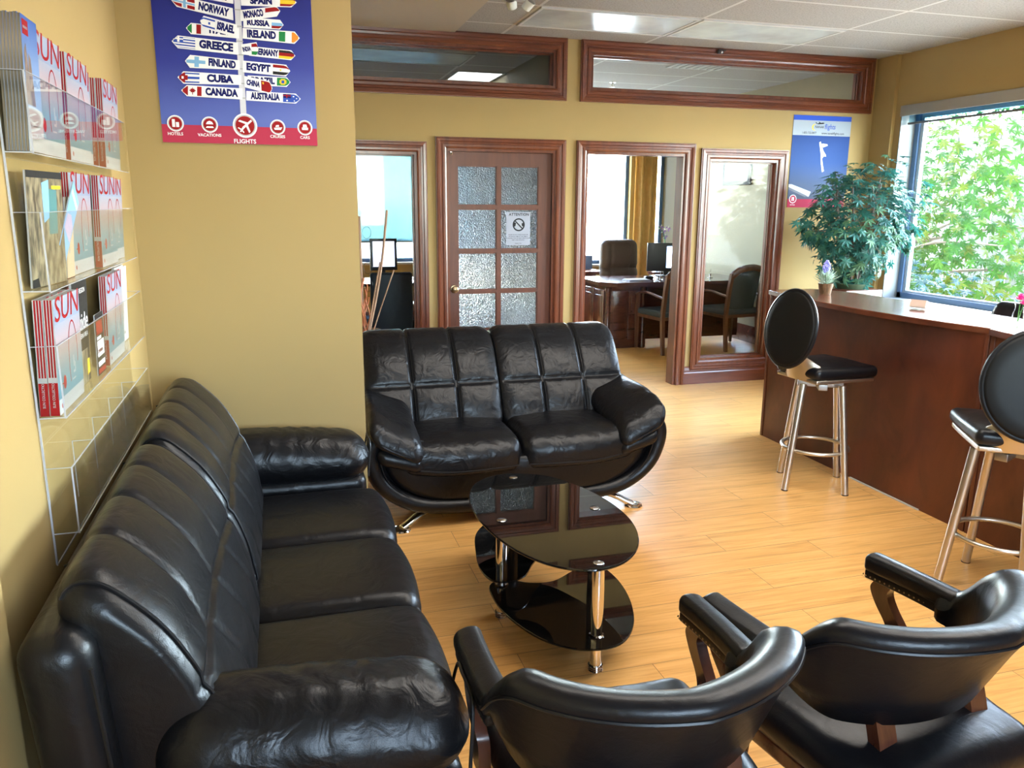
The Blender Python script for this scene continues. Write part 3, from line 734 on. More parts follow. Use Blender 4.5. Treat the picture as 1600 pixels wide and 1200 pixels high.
# chrome feet
for sg in (-1, 1):
    for y, sy in ((3.86, -1), (4.45, 1)):
        b = B(); p = spline([(CX+sg*.28, y, .092), (CX+sg*.42, y-.01, .085), (CX+sg*.53, y+sy*.03, .062), (CX+sg*.60, y+sy*.06, .028), (CX+sg*.635, y+sy*.075, .012)], 6)
        b.tube(p, [.030]*len(p), 12, flat=.55); b.lathe([(.048, 0), (.050, .004), (.046, .011), (.03, .014)], (CX+sg*.64, y+sy*.078, 0), 20); b.obj('foot', M_chrome, lv)
# ------------------------------------------------------------------ coffee table of black glass
ct = thing('coffee_table', 'black glass coffee table with three pebble-shaped tiers and chrome legs', 'coffee table', (1.0, 2.83, 0))
top = [(.984, 3.348), (.865, 3.325), (.777, 3.245), (.722, 3.10), (.702, 2.932), (.710, 2.79), (.735, 2.64), (.775, 2.515), (.835, 2.41), (.914, 2.34), (1.002, 2.318), (1.098, 2.348), (1.18, 2.425), (1.238, 2.53), (1.276, 2.67), (1.282, 2.82), (1.26, 2.98), (1.213, 3.125), (1.13, 3.27)]
LEGS = [(.971, 3.285), (.787, 2.819), (1.186, 2.841), (1.007, 2.362)]
def pane(b, pts, z0, z1):
    S = np.array(spline([(x, y, 0) for x, y in pts], 5, True))[:, :2]; c = S.mean(0)
    b.loft([[(p, q, z) for p, q in (c+(S-c)*s)] for z, s in ((z0, .985), (z0+.001, .995), ((z0+z1)/2, 1), (z1-.001, .996), (z1, .988))], 0, 'flat')
b = B(); pane(b, top, .400, .410); b.obj('table_top', M_blackglass, ct, angle=30)
mid = [(.985, 3.345), (.86, 3.30), (.77, 3.18), (.725, 3.0), (.705, 2.85), (.725, 2.735), (.785, 2.71), (.86, 2.74), (.92, 2.83), (1.0, 2.93), (1.09, 3.03), (1.12, 3.17), (1.08, 3.29)]
b = B(); pane(b, mid, .196, .205); b.obj('middle_shelf', M_blackglass, ct, angle=30)
low = [(.74, 2.83), (.727, 2.70), (.75, 2.55), (.81, 2.40), (.90, 2.305), (1.01, 2.275), (1.10, 2.31), (1.18, 2.42), (1.235, 2.58), (1.255, 2.74), (1.24, 2.86), (1.185, 2.90), (1.10, 2.86), (1.0, 2.80), (.90, 2.81), (.81, 2.87)]
b = B(); pane(b, low, .126, .135); b.obj('lower_shelf', M_blackglass, ct, angle=30)
for x, y in LEGS:
    b = B(); b.lathe([(.021, .022), (.0195, .06), (.0195, .122), (.026, .1255)], (x, y, 0), 24)
    b.lathe([(.026, .1355), (.027, .139), (.021, .142), (.0205, .16), (.0235, .25), (.0225, .32), (.021, .399)] if (x, y) != LEGS[0] else [(.026, .1355), (.0205, .142), (.0205, .195), (.026, .2055), (.0225, .21), (.0225, .399)], (x, y, 0), 24)
    for z in (.0, .008, .016): b.lathe([(.020, z), (.0265, z+.001), (.028, z+.004), (.0265, z+.007), (.020, z+.008)], (x, y, 0), 24)
    lg = b.obj('leg', M_chrome, ct)
    b = B(); b.lathe([(.019, .4102), (.0195, .4125), (.017, .4145), (.004, .415)], (x, y, 0), 24); b.obj('leg_disc', M_boss, lg)

# ------------------------------------------------------------------ captain's chairs in front (seen from behind)
def captain(label, loc, rz):
    t = thing('captain_chair', label, 'armchair', loc, rz, 'captain chairs facing the coffee table')
    # local frame: x right, y forward; back band arcs round the rear
    def arc(th, rx, ry): return np.array([rx*math.sin(th), .09-ry*math.cos(th)])
    TH = np.linspace(-R(96), R(96), 61)
    rx, ry = .262, .175
    secs = []; tops = []
    for th in TH:
        a = abs(th)/R(96)
        drop = max(0, (a-.60)/.40); drop = drop*drop*(3-2*drop)
        zt = .785-.130*drop; zb = .515+.05*drop
        c = arc(th, rx, ry); n = np.array([math.sin(th)/rx, -math.cos(th)/ry]); n /= np.linalg.norm(n)
        # cross-section: flat outer face, rolled padded top that overhangs inside
        H = zt-zb; f_ = 1-.35*drop
        sec = [(0.016, zb+.004), (.024, zb+H*.3), (.032, zb+H*.62), (.041, zt-.052), (.043, zt-.036), (.040, zt-.020), (.026, zt-.005), (.004, zt), (-.020*f_, zt-.004), (-.040*f_, zt-.018), (-.048*f_, zt-.045), (-.040*f_, zb+H*.55), (-.032*f_, zb+H*.25), (-.018, zb+.006), (0, zb)]
        lean = lambda z: (z-.5)*.40*(1-a*.6)
        secs.append([(c[0]+n[0]*(u+lean(z)), c[1]+n[1]*(u+lean(z)), z) for u, z in sec])
        tops.append(tuple(np.array(secs[-1][4])*1.0))
    # round the two ends of the band
    def cap(sec, k):
        P = np.array(sec); c = P.mean(0); d = np.array(k)
        return [[tuple(c+(p-c)*s+d*e) for p in P] for e, s in ((.012, .93), (.022, .75), (.028, .4))]
    e0 = np.array(secs[0]).mean(0)-np.array(secs[1]).mean(0); e0 /= np.linalg.norm(e0); e1 = np.array(secs[-1]).mean(0)-np.array(secs[-2]).mean(0); e1 /= np.linalg.norm(e1)
    full = cap(secs[0], e0)[::-1]+secs+cap(secs[-1], e1)
    b = B(); b.loft(full); bk = b.obj('back_band', M_vinyl, t, world=False, angle=70)
    b = B(); b.tube([(p[0], p[1], p[2]) for p in tops], .0042, 6); b.obj('back_piping', M_piping, bk, world=False)
    # arms
    for sg in (-1, 1):
        def fa(V, sg=sg):
            V = V.copy(); tt = (V[:, 1]+.21)/.42; V[:, 0] += sg*.012*np.sin(tt*PI); V[:, 2] += .010*np.cos(V[:, 0]/.07*PI)*(V[:, 2] > 0)-.03*(1-tt)**2*0; return V
        b = B(); b.rbox((sg*.285, .222, .628), (.068, .285, .044), .016, (4, 12, 2), 4, fa); b.rbox((sg*.285, .222, .596), (.058, .275, .022), .006, (2, 8, 1), 2, fa)
        a_ = b.obj('arm_pad', M_vinyl, t, world=False)
        b = B()
        for k in range(18):
            y = .095+.0150*k
            for sx in (-1, 1): b.lathe([(.0028, 0), (.0022, .0008), (.0010, .0012)], n=8, M=tr(sg*.285+sg*.012*math.sin((y+.045)/.42*PI)+sx*.029, y, .597) @ rot('Y', sx*PI/2))
        for k in range(5): b.lathe([(.0028, 0), (.0022, .0008), (.0010, .0012)], n=8, M=tr(sg*.285-.024+.012*k, .360, .597) @ rot('X', -PI/2))
        b.obj('nailheads', M_brass, a_, world=False)
        # carved S-shaped arm post
        pts = spline([(sg*.287, .305, .588), (sg*.289, .318, .56), (sg*.292, .300, .52), (sg*.292, .262, .475), (sg*.288, .245, .44), (sg*.285, .25, .36)], 5)
        b = B(); V = []
        b.loft([[(p[0]-.014, p[1]-.030, p[2]), (p[0]+.014, p[1]-.030, p[2]), (p[0]+.014, p[1]+.026, p[2]), (p[0]-.014, p[1]+.026, p[2])] for p in pts]); b.obj('arm_post', M_chairwood, t, world=False, angle=30)
    # seat
    def fs(V):
        V = V.copy(); r2 = (V[:, 0]/.29)**2+(V[:, 1]/.27)**2; V[:, 2] += .028*np.clip(1-r2, 0, 1)*(V[:, 2] > 0)
        k = np.clip((-V[:, 1])/.27, 0, 1); V[:, 0] *= 1-.16*k*k
        return V
    b = B(); b.rbox((0, .075, .405), (.545, .54, .115), .055, (18, 18, 2), 6, fs); st = b.obj('seat', M_vinyl, t, world=False)
    b = B(); b.rbox((0, .075, .335), (.50, .48, .05), .01, (2, 2, 1), 2); b.obj('seat_rail', M_chairwood, t, world=False)
    for sg in (-1, 1):
        for (x, y, x2, y2, z1) in ((.225, .285, .235, .30, .345), (.165, -.20, .205, -.29, .345)):
            b = B(); b.loft([[(sg*(x2+sx*q), y2+sy*q, z) for sx, sy in ((-1, -1), (1, -1), (1, 1), (-1, 1))] if z == 0 else [(sg*(x+sx*q), y+sy*q, z) for sx, sy in ((-1, -1), (1, -1), (1, 1), (-1, 1))] for z, q in ((0, .016), (z1, .024))]); b.obj('leg', M_chairwood, t, world=False, angle=30)
        # upright from the seat rail to the back band, outside the seat
        b = B(); b.loft([[(sg*(.150+sx*.027), yy+sy*.016, z) for sx, sy in ((-1, -1), (1, -1), (1, 1), (-1, 1))] for z, yy in ((.30, -.105), (.42, -.085), (.49, -.066), (.535, -.052))]); b.obj('back_upright', M_chairwood, t, world=False, angle=30)
    return t
captain('black padded armchair with its back to the viewer, beside the end of the long sofa', (.672, 1.295, 0), R(0.5))
captain('black padded armchair nearer the bar stools, its round seat showing below the back', (1.352, 1.335, 0), R(9))

# ------------------------------------------------------------------ bar stools
def stool(label, loc, rz, swivel):
    t = thing('bar_stool', label, 'bar stool', loc, rz, 'bar stools at the counter')
    for sx, sy in ((-1, -1), (-1, 1), (1, -1), (1, 1)):
        b = B(); b.cyl((sx*.165, sy*.165, 0), (sx*.105, sy*.105, .625), .0185, .0205, 18); b.cyl((sx*.165, sy*.165, 0), (sx*.1645, sy*.1645, .006), .0195, n=18, m=1); b.obj('leg', [M_steel, M_black], t, world=False)
    b = B()
    b.tube([(.178*math.cos(a)*1.03, .178*math.sin(a)*1.03, .235) for a in np.linspace(0, 2*PI, 49)[:-1]], .0115, 10, True); b.obj('foot_ring', M_steel, t, world=False)
    b = B(); b.box(-.125, .125, -.025, .025, .595, .63, bev=.004); b.box(-.025, .025, -.125, .125, .595, .63, bev=.004); b.cyl((0, 0, .63), (0, 0, .65), .09, n=24); b.obj('swivel_plate', M_steel2, t, world=False)
    Mw = rot('Z', swivel)
    def fs(V):
        V = V.copy(); r2 = (V[:, 0]/.2)**2+(V[:, 1]/.2)**2; V[:, 2] += .018*np.clip(1-r2, 0, 1)*(V[:, 2] > 0)
        k = np.clip((.2-V[:, 1])/.4, 0, 1); V[:, 0] *= 1-.20*k**1.5; return V
    b = B(); b.rbox((0, .015, .705), (.43, .41, .07), .032, (12, 12, 1), 5, fs, M=Mw); b.obj('seat', M_vinyl, t, world=False)
    b = B(); b.rbox((0, .01, .660), (.40, .38, .022), .006, (10, 10, 1), 2, fs, M=Mw); 
    b.obj('seat_pan', M_steel, t, world=False)
    # bracket that wraps round the rear of the seat and carries the back
    def plate(u, v):       # u across (-1..1), v up (0..1)
        th = u*R(52); w_ = 1-.30*math.sin(min(1, v*1.1)*PI/2)**2*1.1
        x = .185*math.sin(th)*w_/.79*.92; y = -.195*math.cos(th)*.98+.0-(v*.05); z = .655+.165*v
        return (x, y, z)
    b = B(); nu, nv = 20, 8; V = []; F = []
    for lay in (0, .007):
        for i in range(nu+1):
            for j in range(nv+1):
                x, y, z = plate(-1+2*i/nu, j/nv*(1-.45*abs(-1+2*i/nu)**2.2)); V.append((x, y+lay, z))
    n1 = (nu+1)*(nv+1); q = lambda i, j, l: l*n1+i*(nv+1)+j
    for i in range(nu):
        for j in range(nv): F += [(q(i, j, 0), q(i+1, j, 0), q(i+1, j+1, 0), q(i, j+1, 0)), (q(i, j, 1), q(i, j+1, 1), q(i+1, j+1, 1), q(i+1, j, 1))]
        F += [(q(i, 0, 0), q(i, 0, 1), q(i+1, 0, 1), q(i+1, 0, 0)), (q(i, nv, 0), q(i+1, nv, 0), q(i+1, nv, 1), q(i, nv, 1))]
    for j in range(nv): F += [(q(0, j, 0), q(0, j+1, 0), q(0, j+1, 1), q(0, j, 1)), (q(nu, j, 0), q(nu, j, 1), q(nu, j+1, 1), q(nu, j+1, 0))]
    b.add(V, F, 0, True, Mw); b.obj('back_bracket', M_steel, t, world=False, angle=40)
    # oval padded back with a steel rim
    Mb = Mw @ tr(0, -.252, .945) @ rot('X', R(-8))
    S = [(.195*math.cos(a), .215*math.sin(a)) for a in np.linspace(0, 2*PI, 61)[:-1]]
    b = B(); b.loft([[(x*s, y, z*s) for x, z in S] for y, s in ((-.022, .3), (-.021, .7), (-.017, .92), (-.010, .985), (.012, .985), (.024, .90), (.034, .6), (.038, .2))], M=Mb); bk = b.obj('back_pad', M_blackfab, t, world=False, angle=70)
    b = B(); b.tube([(x*1.0, -.002, z*1.0) for x, z in S], .011, 8, True, M=Mb); b.obj('back_rim', M_piping, bk, world=False)
    return t
stool('oval-backed black bar stool turned side-on, at the far end of the counter', (2.985, 3.83, 0), R(-30), R(-54))
stool('oval-backed black bar stool cut by the right edge, nearest to the armchairs', (2.925, 2.495, 0), R(25), R(-61))
# ------------------------------------------------------------------ reception counter: two bow-fronted units
CT = 1.045
def counter(label, y0, y1, far):
    t = thing('reception_counter', label, 'counter', (3.45, (y0+y1)/2, 0), 0, 'bow-fronted counter units')
    b = B(); b.box(3.282, 3.302, y0+.028, y1-.028, 0, CT-.03); b.obj('front_panel', M_cherry, t)
    for y in (y0+.002, y1-.026): b = B(); b.box(3.276, 3.70, y, y+.024, 0, CT-.03, bev=.0015); b.obj('end_panel', M_cherry, t)
    k = np.linspace(0, 1, 33); ys = y0+(y1-y0)*k; L = y1-y0
    fx = 3.262-.10*np.sin(PI*k)**.9+.03*(1-k)**4
    pts = [(x, y) for x, y in zip(fx, ys)]+[(3.60 if far else 3.73, y1)]+([(3.68, y1-.12), (3.73, y1-.30)] if far else [])+[(3.73, y0)]
    b = B(); b.prism(pts, CT-.03, CT-.004, 0); b.loft([[(x, y, CT-.004) for x, y in pts], [(3.5+(x-3.5)*.992, (y0+y1)/2+(y-(y0+y1)/2)*.998, CT) for x, y in pts]], 1, 'flat'); b.obj('counter_top', [M_cherry, M_cherrytop], t, angle=20)
    b = B(); b.box(3.302, 3.70, y0+.03, y1-.03, .70, .73); b.obj('inner_shelf', M_cherry, t)
    return t
c1 = counter('cherry reception counter unit with bowed top, far stool beside it', 3.0, 4.815, True)
counter('cherry reception counter unit nearest the viewer, cut by the right edge', 1.17, 2.996, False)
b = B(); b.box(3.270, 3.279, 3.30, 3.85, .001, .008); b.obj('base_strip', M_white, c1)

# pot of lavender on the counter end
lp = thing('potted_lavender', 'small brown pot of grey-green leaves with one lavender bloom on the counter', 'potted plant', (3.47, 4.49, CT))
px, py = 3.47, 4.49
b = B(); b.lathe([(.034, 0), (.036, .003), (.047, .066), (.049, .070), (.046, .072), (.042, .066), (.040, .06)], (px, py, CT), 24); b.obj('pot', noisecol('woven_pot', (.09, .045, .018), (.19, .10, .045), 90, .6, (1, 1, .3)), lp)
rnd = random.Random(3); b = B()
for k in range(150):
    a = rnd.uniform(0, 2*PI); el = rnd.uniform(.25, 1.45); L = rnd.uniform(.05, .105); r0 = rnd.uniform(0, .030)
    o = Vector((px+r0*math.cos(a), py+r0*math.sin(a), CT+.06+rnd.uniform(0, .035))); d = Vector((math.cos(a)*math.cos(el), math.sin(a)*math.cos(el), math.sin(el)))
    s = d.cross(Vector((0, 0, 1))).normalized()*.0045; m_ = o+d*L*.55+Vector((0, 0, .004))
    b.add([o, m_+s, o+d*L, m_-s], [(0, 1, 2, 3)], 0, False)
b.obj('leaves', noisecol('sage_leaf', (.22, .34, .22), (.48, .58, .50), 40, .7), lp)
b = B(); b.cyl((px, py, CT+.06), (px-.004, py, CT+.165), .002, n=6); b.obj('stem', plain('sage_stem', (.15, .25, .12), .6), lp)
b = B()
for k in range(90):
    h = rnd.random(); a = rnd.uniform(0, 2*PI); r0 = .022*math.sin(PI*(.15+.8*h))
    b.rbox((px-.004+r0*math.cos(a), py+r0*math.sin(a), CT+.142+.078*h), (.010, .010, .011), .005, (1, 1, 1), 1)
b.obj('bloom', noisecol('lavender_bloom', (.22, .20, .62), (.48, .46, .88), 60, .7), lp)
# card holder
ch = thing('card_holder', 'clear acrylic business card holder on the counter in front of the window', 'card holder', (3.50, 3.70, CT))
b = B(); M_ = tr(3.50, 3.70, CT) @ rot('Z', R(-70))
b.box(-.05, .05, -.035, .03, .0, .004, M=M_); b.box(-.05, .05, .0, .004, .004, .05, M=M_ @ tr(0, .022, 0) @ rot('X', R(-20))); b.box(-.05, .05, -.034, -.030, .004, .022, M=M_)
b.obj('holder', M_acrylic, ch)
b = B()
for k in range(8): b.box(-.045, .045, -.026+.0035*k, -.024+.0035*k, .006, .048, k % 2, M=M_ @ rot('X', R(-16)))
b.obj('business_cards', [plain('card_cream', (.62, .45, .36), .5), plain('card_pink', (.62, .36, .33), .5)], ch)
# vase of pink flowers at the picture edge
fv = thing('flower_vase', 'pink flowers in a small glass vase on the counter at the right edge', 'flower vase', (3.55, 3.11, CT)); vx, vy = 3.552, 3.105
b = B(); b.lathe([(.026, 0), (.030, .005), (.026, .05), (.018, .08), (.022, .10), (.0205, .10), (.0165, .08), (.024, .05), (.026, .008)], (vx, vy, CT), 24); b.obj('vase', M_acrylic, fv)
b = B(); b.cyl((vx, vy, CT+.01), (vx, vy, CT+.115), .0025, n=6); b.cyl((vx+.004, vy, CT+.01), (vx-.012, vy-.03, CT+.10), .002, n=6); b.obj('stems', plain('flower_stem', (.08, .26, .05), .5), fv)
b = B()
for (x, y, z, r0) in ((vx, vy, CT+.125, .024), (vx-.014, vy-.034, CT+.105, .02)):
    for ring_ in range(4):
        for k in range(8):
            a = 2*PI*k/8+ring_*.4; rr = r0*(1-.22*ring_); zz = z+r0*.30*ring_
            c0 = Vector((x, y, zz-r0*.3)); p1 = Vector((x+rr*math.cos(a-.42), y+rr*math.sin(a-.42), zz)); p2 = Vector((x+rr*1.1*math.cos(a), y+rr*1.1*math.sin(a), zz+r0*.22)); p3 = Vector((x+rr*math.cos(a+.42), y+rr*math.sin(a+.42), zz))
            b.add([c0, p1, p2, p3], [(0, 1, 2, 3)], 0, True)
b.obj('blooms', plain('pink_petals', (.80, .05, .30), .6), fv)

# ------------------------------------------------------------------ artificial maple in the corner
mp = thing('artificial_maple', 'bushy artificial maple tree standing in the corner between poster and window', 'artificial tree', (4.80, 5.86, 0))
b = B(); b.box(4.60, 4.97, 5.68, 6.04, 0, .915, bev=.004); b.obj('planter', M_cherry, mp)
b = B(); b.lathe([(.13, .915), (.15, .95), (.15, .96), (.12, .96), (.11, .94)], (4.79, 5.86, 0), 20); b.obj('moss_bowl', plain('moss', (.03, .05, .02), .9), mp)
rnd = random.Random(11); b = B(); stems = []
for k in range(7):
    a = 2*PI*k/7+.3; bx, by = 4.79+.045*math.cos(a), 5.86+.045*math.sin(a); L = rnd.uniform(.6, .95)
    p = spline([(bx, by, .92), (bx+.03*math.cos(a), by+.03*math.sin(a), 1.15), (4.79+.16*math.cos(a), 5.86+.14*math.sin(a), 1.45), (4.79+.27*math.cos(a), 5.86+.20*math.sin(a), 1.35+L*.6)], 6)
    stems.append(p); b.tube(p, [.013*(1-.6*i/(len(p)-1)) for i in range(len(p))], 7)
b.obj('trunk', plain('grey_bark', (.09, .065, .05), .7), mp)
LOBE = []
for k, (ang, ln) in enumerate(((-140, .55), (-92, .80), (-46, .95), (0, 1.08), (46, .95), (92, .80), (140, .55))):
    LOBE.append((ang, ln))
def leaf_pts(size):
    pts = [(0, -.12*size, 0)]; out = []
    for i, (an, ln) in enumerate(LOBE):
        a = R(an)
        if i > 0:
            am = R((LOBE[i-1][0]+an)/2); pts.append((.38*size*math.sin(am), .38*size*math.cos(am), 0))
        for da, q in ((-12, .62), (0, 1.0), (12, .62)): pts.append((ln*q*size*math.sin(a+R(da)), ln*q*size*math.cos(a+R(da)), -.16*ln*q*q*size))
    return pts
def leaf_cloud(b, centers, n, size, rnd, out_from, droop=.5, ms=(0,)):
    for k in range(n):
        c = centers(rnd); s = rnd.uniform(*size); d = (Vector(c)-Vector(out_from))
        d = d.normalized() if d.length > 1e-4 else Vector((0, 0, 1))
        nrm = (d*.75+Vector((rnd.uniform(-.6, .6), rnd.uniform(-.6, .6), rnd.uniform(.1, .9)))).normalized()
        tip = (d*.55+Vector((rnd.uniform(-.7, .7), rnd.uniform(-.7, .7), -droop))).normalized()
        y = (tip-nrm*tip.dot(nrm)).normalized(); x = y.cross(nrm)
        P = leaf_pts(s); V = [Vector(c)]+[Vector(c)+x*p[0]+y*p[1]+nrm*p[2] for p in P]; q = len(P)
        b.add([tuple(v) for v in V], [(0, i, i % q+1) for i in range(1, q+1)], ms[k % len(ms)], False)
def leafmat(name, a, b_, trans, tcol, spec=.4):
    m, t, p = new_mat(name); v = coords(t); n = N_(t, 'ShaderNodeTexNoise', Scale=14.0, Detail=2.0); t.links.new(v, n.inputs['Vector'])
    r = ramp(t, [(.35, a), (.65, b_)]); t.links.new(n.outputs['Fac'], r.inputs[0]); t.links.new(r.outputs[0], p.inputs['Base Color']); p.inputs['Roughness'].default_value = .5; p.inputs['Specular IOR Level'].default_value = spec
    tl = t.nodes.new('ShaderNodeBsdfTranslucent'); tl.inputs[0].default_value = (*tcol, 1); mx = t.nodes.new('ShaderNodeMixShader'); mx.inputs[0].default_value = trans
    out = t.nodes['Material Output']; t.links.new(p.outputs[0], mx.inputs[1]); t.links.new(tl.outputs[0], mx.inputs[2]); t.links.new(mx.outputs[0], out.inputs[0]); return m
M_leaf = leafmat('silk_leaf_green', (.010, .060, .050), (.028, .125, .095), .16, (.04, .22, .18))
M_leaf2 = leafmat('silk_leaf_pale', (.035, .095, .05), (.08, .17, .08), .16, (.08, .26, .16))
C0 = (4.80, 5.86, 1.45)
def spot(r_):
    while True:
        x, y, z = r_.uniform(-1, 1), r_.uniform(-1, 1), r_.uniform(-1, 1); q = x*x+y*y+z*z
        if .30 < q < 1: break
    w = .50 if z > -.3 else .40
    p = (C0[0]+x*w+z*.02, C0[1]+y*.40, C0[2]+z*.53)
    if p[0] > 5.27 and p[1] > 6.05: return (5.2, 5.9, p[2])
    return (min(p[0], 5.30), min(p[1], 6.34), p[2])
b = B(); leaf_cloud(b, spot, 900, (.045, .085), rnd, (4.80, 5.86, 1.25), .6, (0, 0, 0, 1))
for dx, dy, dz in ((-.42, -.1, .25), (.48, -.2, .18), (.50, -.15, 0), (-.55, 0, 0), (.16, -.2, .52), (.46, -.25, .30), (.52, -.1, -.15)):
    leaf_cloud(b, lambda r_, dx=dx, dy=dy, dz=dz: (min(C0[0]+dx+r_.uniform(-.08, .08), 5.28), C0[1]+dy+r_.uniform(-.08, .08), C0[2]+dz+r_.uniform(-.07, .07)), 10, (.05, .085), rnd, (4.80, 5.86, 1.3), .5, (0, 0, 1))
b.obj('foliage', [M_leaf, M_leaf2], mp)['kind'] = 'stuff'
b = B()
for k in range(60):
    c = spot(rnd); s_ = stems[k % 7][-1 - (k % 9)]; b.tube([s_, ((s_[0]+c[0])/2, (s_[1]+c[1])/2, (s_[2]+c[2])/2+.03), c], .0025, 5)
b.obj('twigs', plain('twig_brown', (.10, .07, .05), .7), mp)

# ------------------------------------------------------------------ travel poster by the plant
def leaf_dummy(): pass
tp = thing('travel_poster', 'blue airline travel poster partly hidden by the maple in the back right corner', 'poster', (4.796, YB, 1.60))
X0, X1, PZ0, PZ1, PY = 4.492, 5.10, 1.598, 2.403, YB-.004
b = B(); b.box(X0, X1, PY, PY+.0035, PZ0, PZ1)
b.obj('sheet', gradient('poster_sky', 'Z', .0, .72, [(0, (.085, .09, .11)), (.28, (.07, .095, .16)), (.55, (.03, .07, .21)), (1, (.02, .055, .22))], .6), tp)
b = B(); yy = PY-.0008; w = X1-X0
b.box(X0, X1, yy, PY, PZ1-.042, PZ1, 0); b.box(X0, X1, yy, PY, PZ1-.172, PZ1-.042, 1); b.box(X0, X1, yy, PY, PZ0, PZ0+.075, 2)
yt = yy-.0006
b.text('NANAK', .030, tr(X0+.275, yt, PZ1-.098) @ UP, 3, offset=.01, sx=.9); b.text('flights', .062, tr(X0+.385, yt, PZ1-.094) @ UP, 0, shear=.12, offset=.008, sx=.8)
b.text('1-855-722-8477', .026, tr(X0+.17, yt, PZ1-.150) @ UP, 3, offset=.012, sx=.9); b.text('www.nanakflights.com', .028, tr(X0+.42, yt, PZ1-.150) @ UP, 3, offset=.012, sx=.95)
ringp = [(X0+.225+.03*math.cos(a), PZ1-.100+.028*math.sin(a)) for a in np.linspace(R(80), R(280), 16)]+[(X0+.232+.024*math.cos(a), PZ1-.100+.025*math.sin(a)) for a in np.linspace(R(280), R(80), 16)]
for i in range(15): poly(b, [ringp[i], ringp[i+1], ringp[30-i], ringp[31-i]], yt, 4)
poly(b, [(X0+.235, PZ1-.068), (X0+.31, PZ1-.058), (X0+.325, PZ1-.064), (X0+.31, PZ1-.070), (X0+.26, PZ1-.074)], yt, 3); poly(b, [(X0+.235, PZ1-.068), (X0+.228, PZ1-.056), (X0+.238, PZ1-.058), (X0+.246, PZ1-.068)], yt, 3); poly(b, [(X0+.27, PZ1-.068), (X0+.262, PZ1-.052), (X0+.272, PZ1-.054), (X0+.29, PZ1-.066)], yt, 3)
# the airliner banking away, a wing in the lower left
poly(b, [(X0+.285, PZ1-.230), (X0+.300, PZ1-.222), (X0+.335, PZ1-.30), (X0+.365, PZ1-.335), (X0+.37, PZ1-.352), (X0+.345, PZ1-.350), (X0+.33, PZ1-.37), (X0+.345, PZ1-.43), (X0+.36, PZ1-.48), (X0+.34, PZ1-.49), (X0+.318, PZ1-.40), (X0+.31, PZ1-.33)], yt, 5)
poly(b, [(X0+.305, PZ1-.262), (X0+.318, PZ1-.240), (X0+.372, PZ1-.243), (X0+.378, PZ1-.256), (X0+.335, PZ1-.272)], yt, 5)
poly(b, [(X0, PZ1-.60), (X0+.03, PZ1-.60), (X0+.24, PZ1-.665), (X0+.22, PZ1-.71), (X0, PZ1-.64)], yt, 6); poly(b, [(X0, PZ1-.625), (X0+.20, PZ1-.70), (X0+.185, PZ1-.716), (X0, PZ1-.645)], yt-.0002, 7)
ring(b, X0+.055, PZ0+.075, .032, .038, yt-.0004, 5); disc(b, X0+.055, PZ0+.075, .032, yt-.0003, 2)
for dx in (-.008, .007): b.box(X0+.055+dx-.005, X0+.055+dx+.005, yt-.0007, yt-.0005, PZ0+.058, PZ0+.092, 5)
b.text('HOTELS', .014, tr(X0+.055, yt, PZ0+.022) @ UP, 5, offset=.01)
b.obj('print', [M_blueprint, plain('poster_pale', (.30, .35, .41), .7), M_crimson, M_ink, M_gold, M_whiteprint, plain('poster_wing', (.42, .43, .46), .4), plain('poster_wing_dark', (.09, .09, .12), .4)], tp)
# ------------------------------------------------------------------ signpost travel poster on the wall stub
PX0, PX1, PZB, PZT = -.405, .190, 1.849, 2.690
PYF = 3.55-.006
sp = thing('signpost_poster', 'large blue poster of a country signpost hung on the yellow wall stub', 'poster', (-.107, 3.55, PZB))
b = B(); b.box(PX0, PX1, PYF, 3.549, PZB, PZT)
b.obj('sheet', gradient('poster_blue', 'Z', .09, .62, [(0, (.095, .13, .42)), (.4, (.035, .045, .27)), (1, (.018, .020, .16))], .3), sp)
PW = PX1-PX0
def PP(u, v):      # crop coordinates of the visible part (1600 x 1097 view) -> poster x, z
    # rectified by the edges of the poster: left edge 75..162, right edge 1215..1260
    k = v/1045.0
    xl = 75+87*min(1, v/1015.0); xr_ = 1215+45*min(1, v/1045.0)
    yb_ = 1015+30*(u-xl)/(xr_-xl); top_ = .0
    return PX0+PW*(u-xl)/(xr_-xl), PZB+.542*(1-v/yb_)
b = B(); b.box(PX0, PX1, PYF-.0008, PYF, PZB, PZB+.068)
b.obj('footer_band', M_crimson, sp)
b = B(); lay = PYF-.0016
pp = [PP(655, 0), PP(700, 0), PP(742, 830), PP(700, 830)]; b.add([(x, lay, z) for x, z in pp]+[(x, PYF, z) for x, z in pp], [(0, 1, 2, 3), (0, 3, 7, 4), (1, 5, 6, 2)], 0, False)
for v in (65, 180, 285, 380, 480, 585, 690):
    a_ = PP(652+v*.055, v); c_ = PP(705+v*.05, v+8); b.box(a_[0], c_[0], lay-.0003, lay, c_[1], a_[1], 1)
b.obj('signpost_pole', [plain('pole_grey', (.55, .55, .62), .4), M_greyink], sp)
FL = dict(w=M_whiteprint, r=M_red, n=M_blueprint, g=M_lightgreen, o=M_orange, y=M_gold, k=M_ink, s=M_sky, b=M_signwhite, t=M_navy)
KEYS = list(FL)
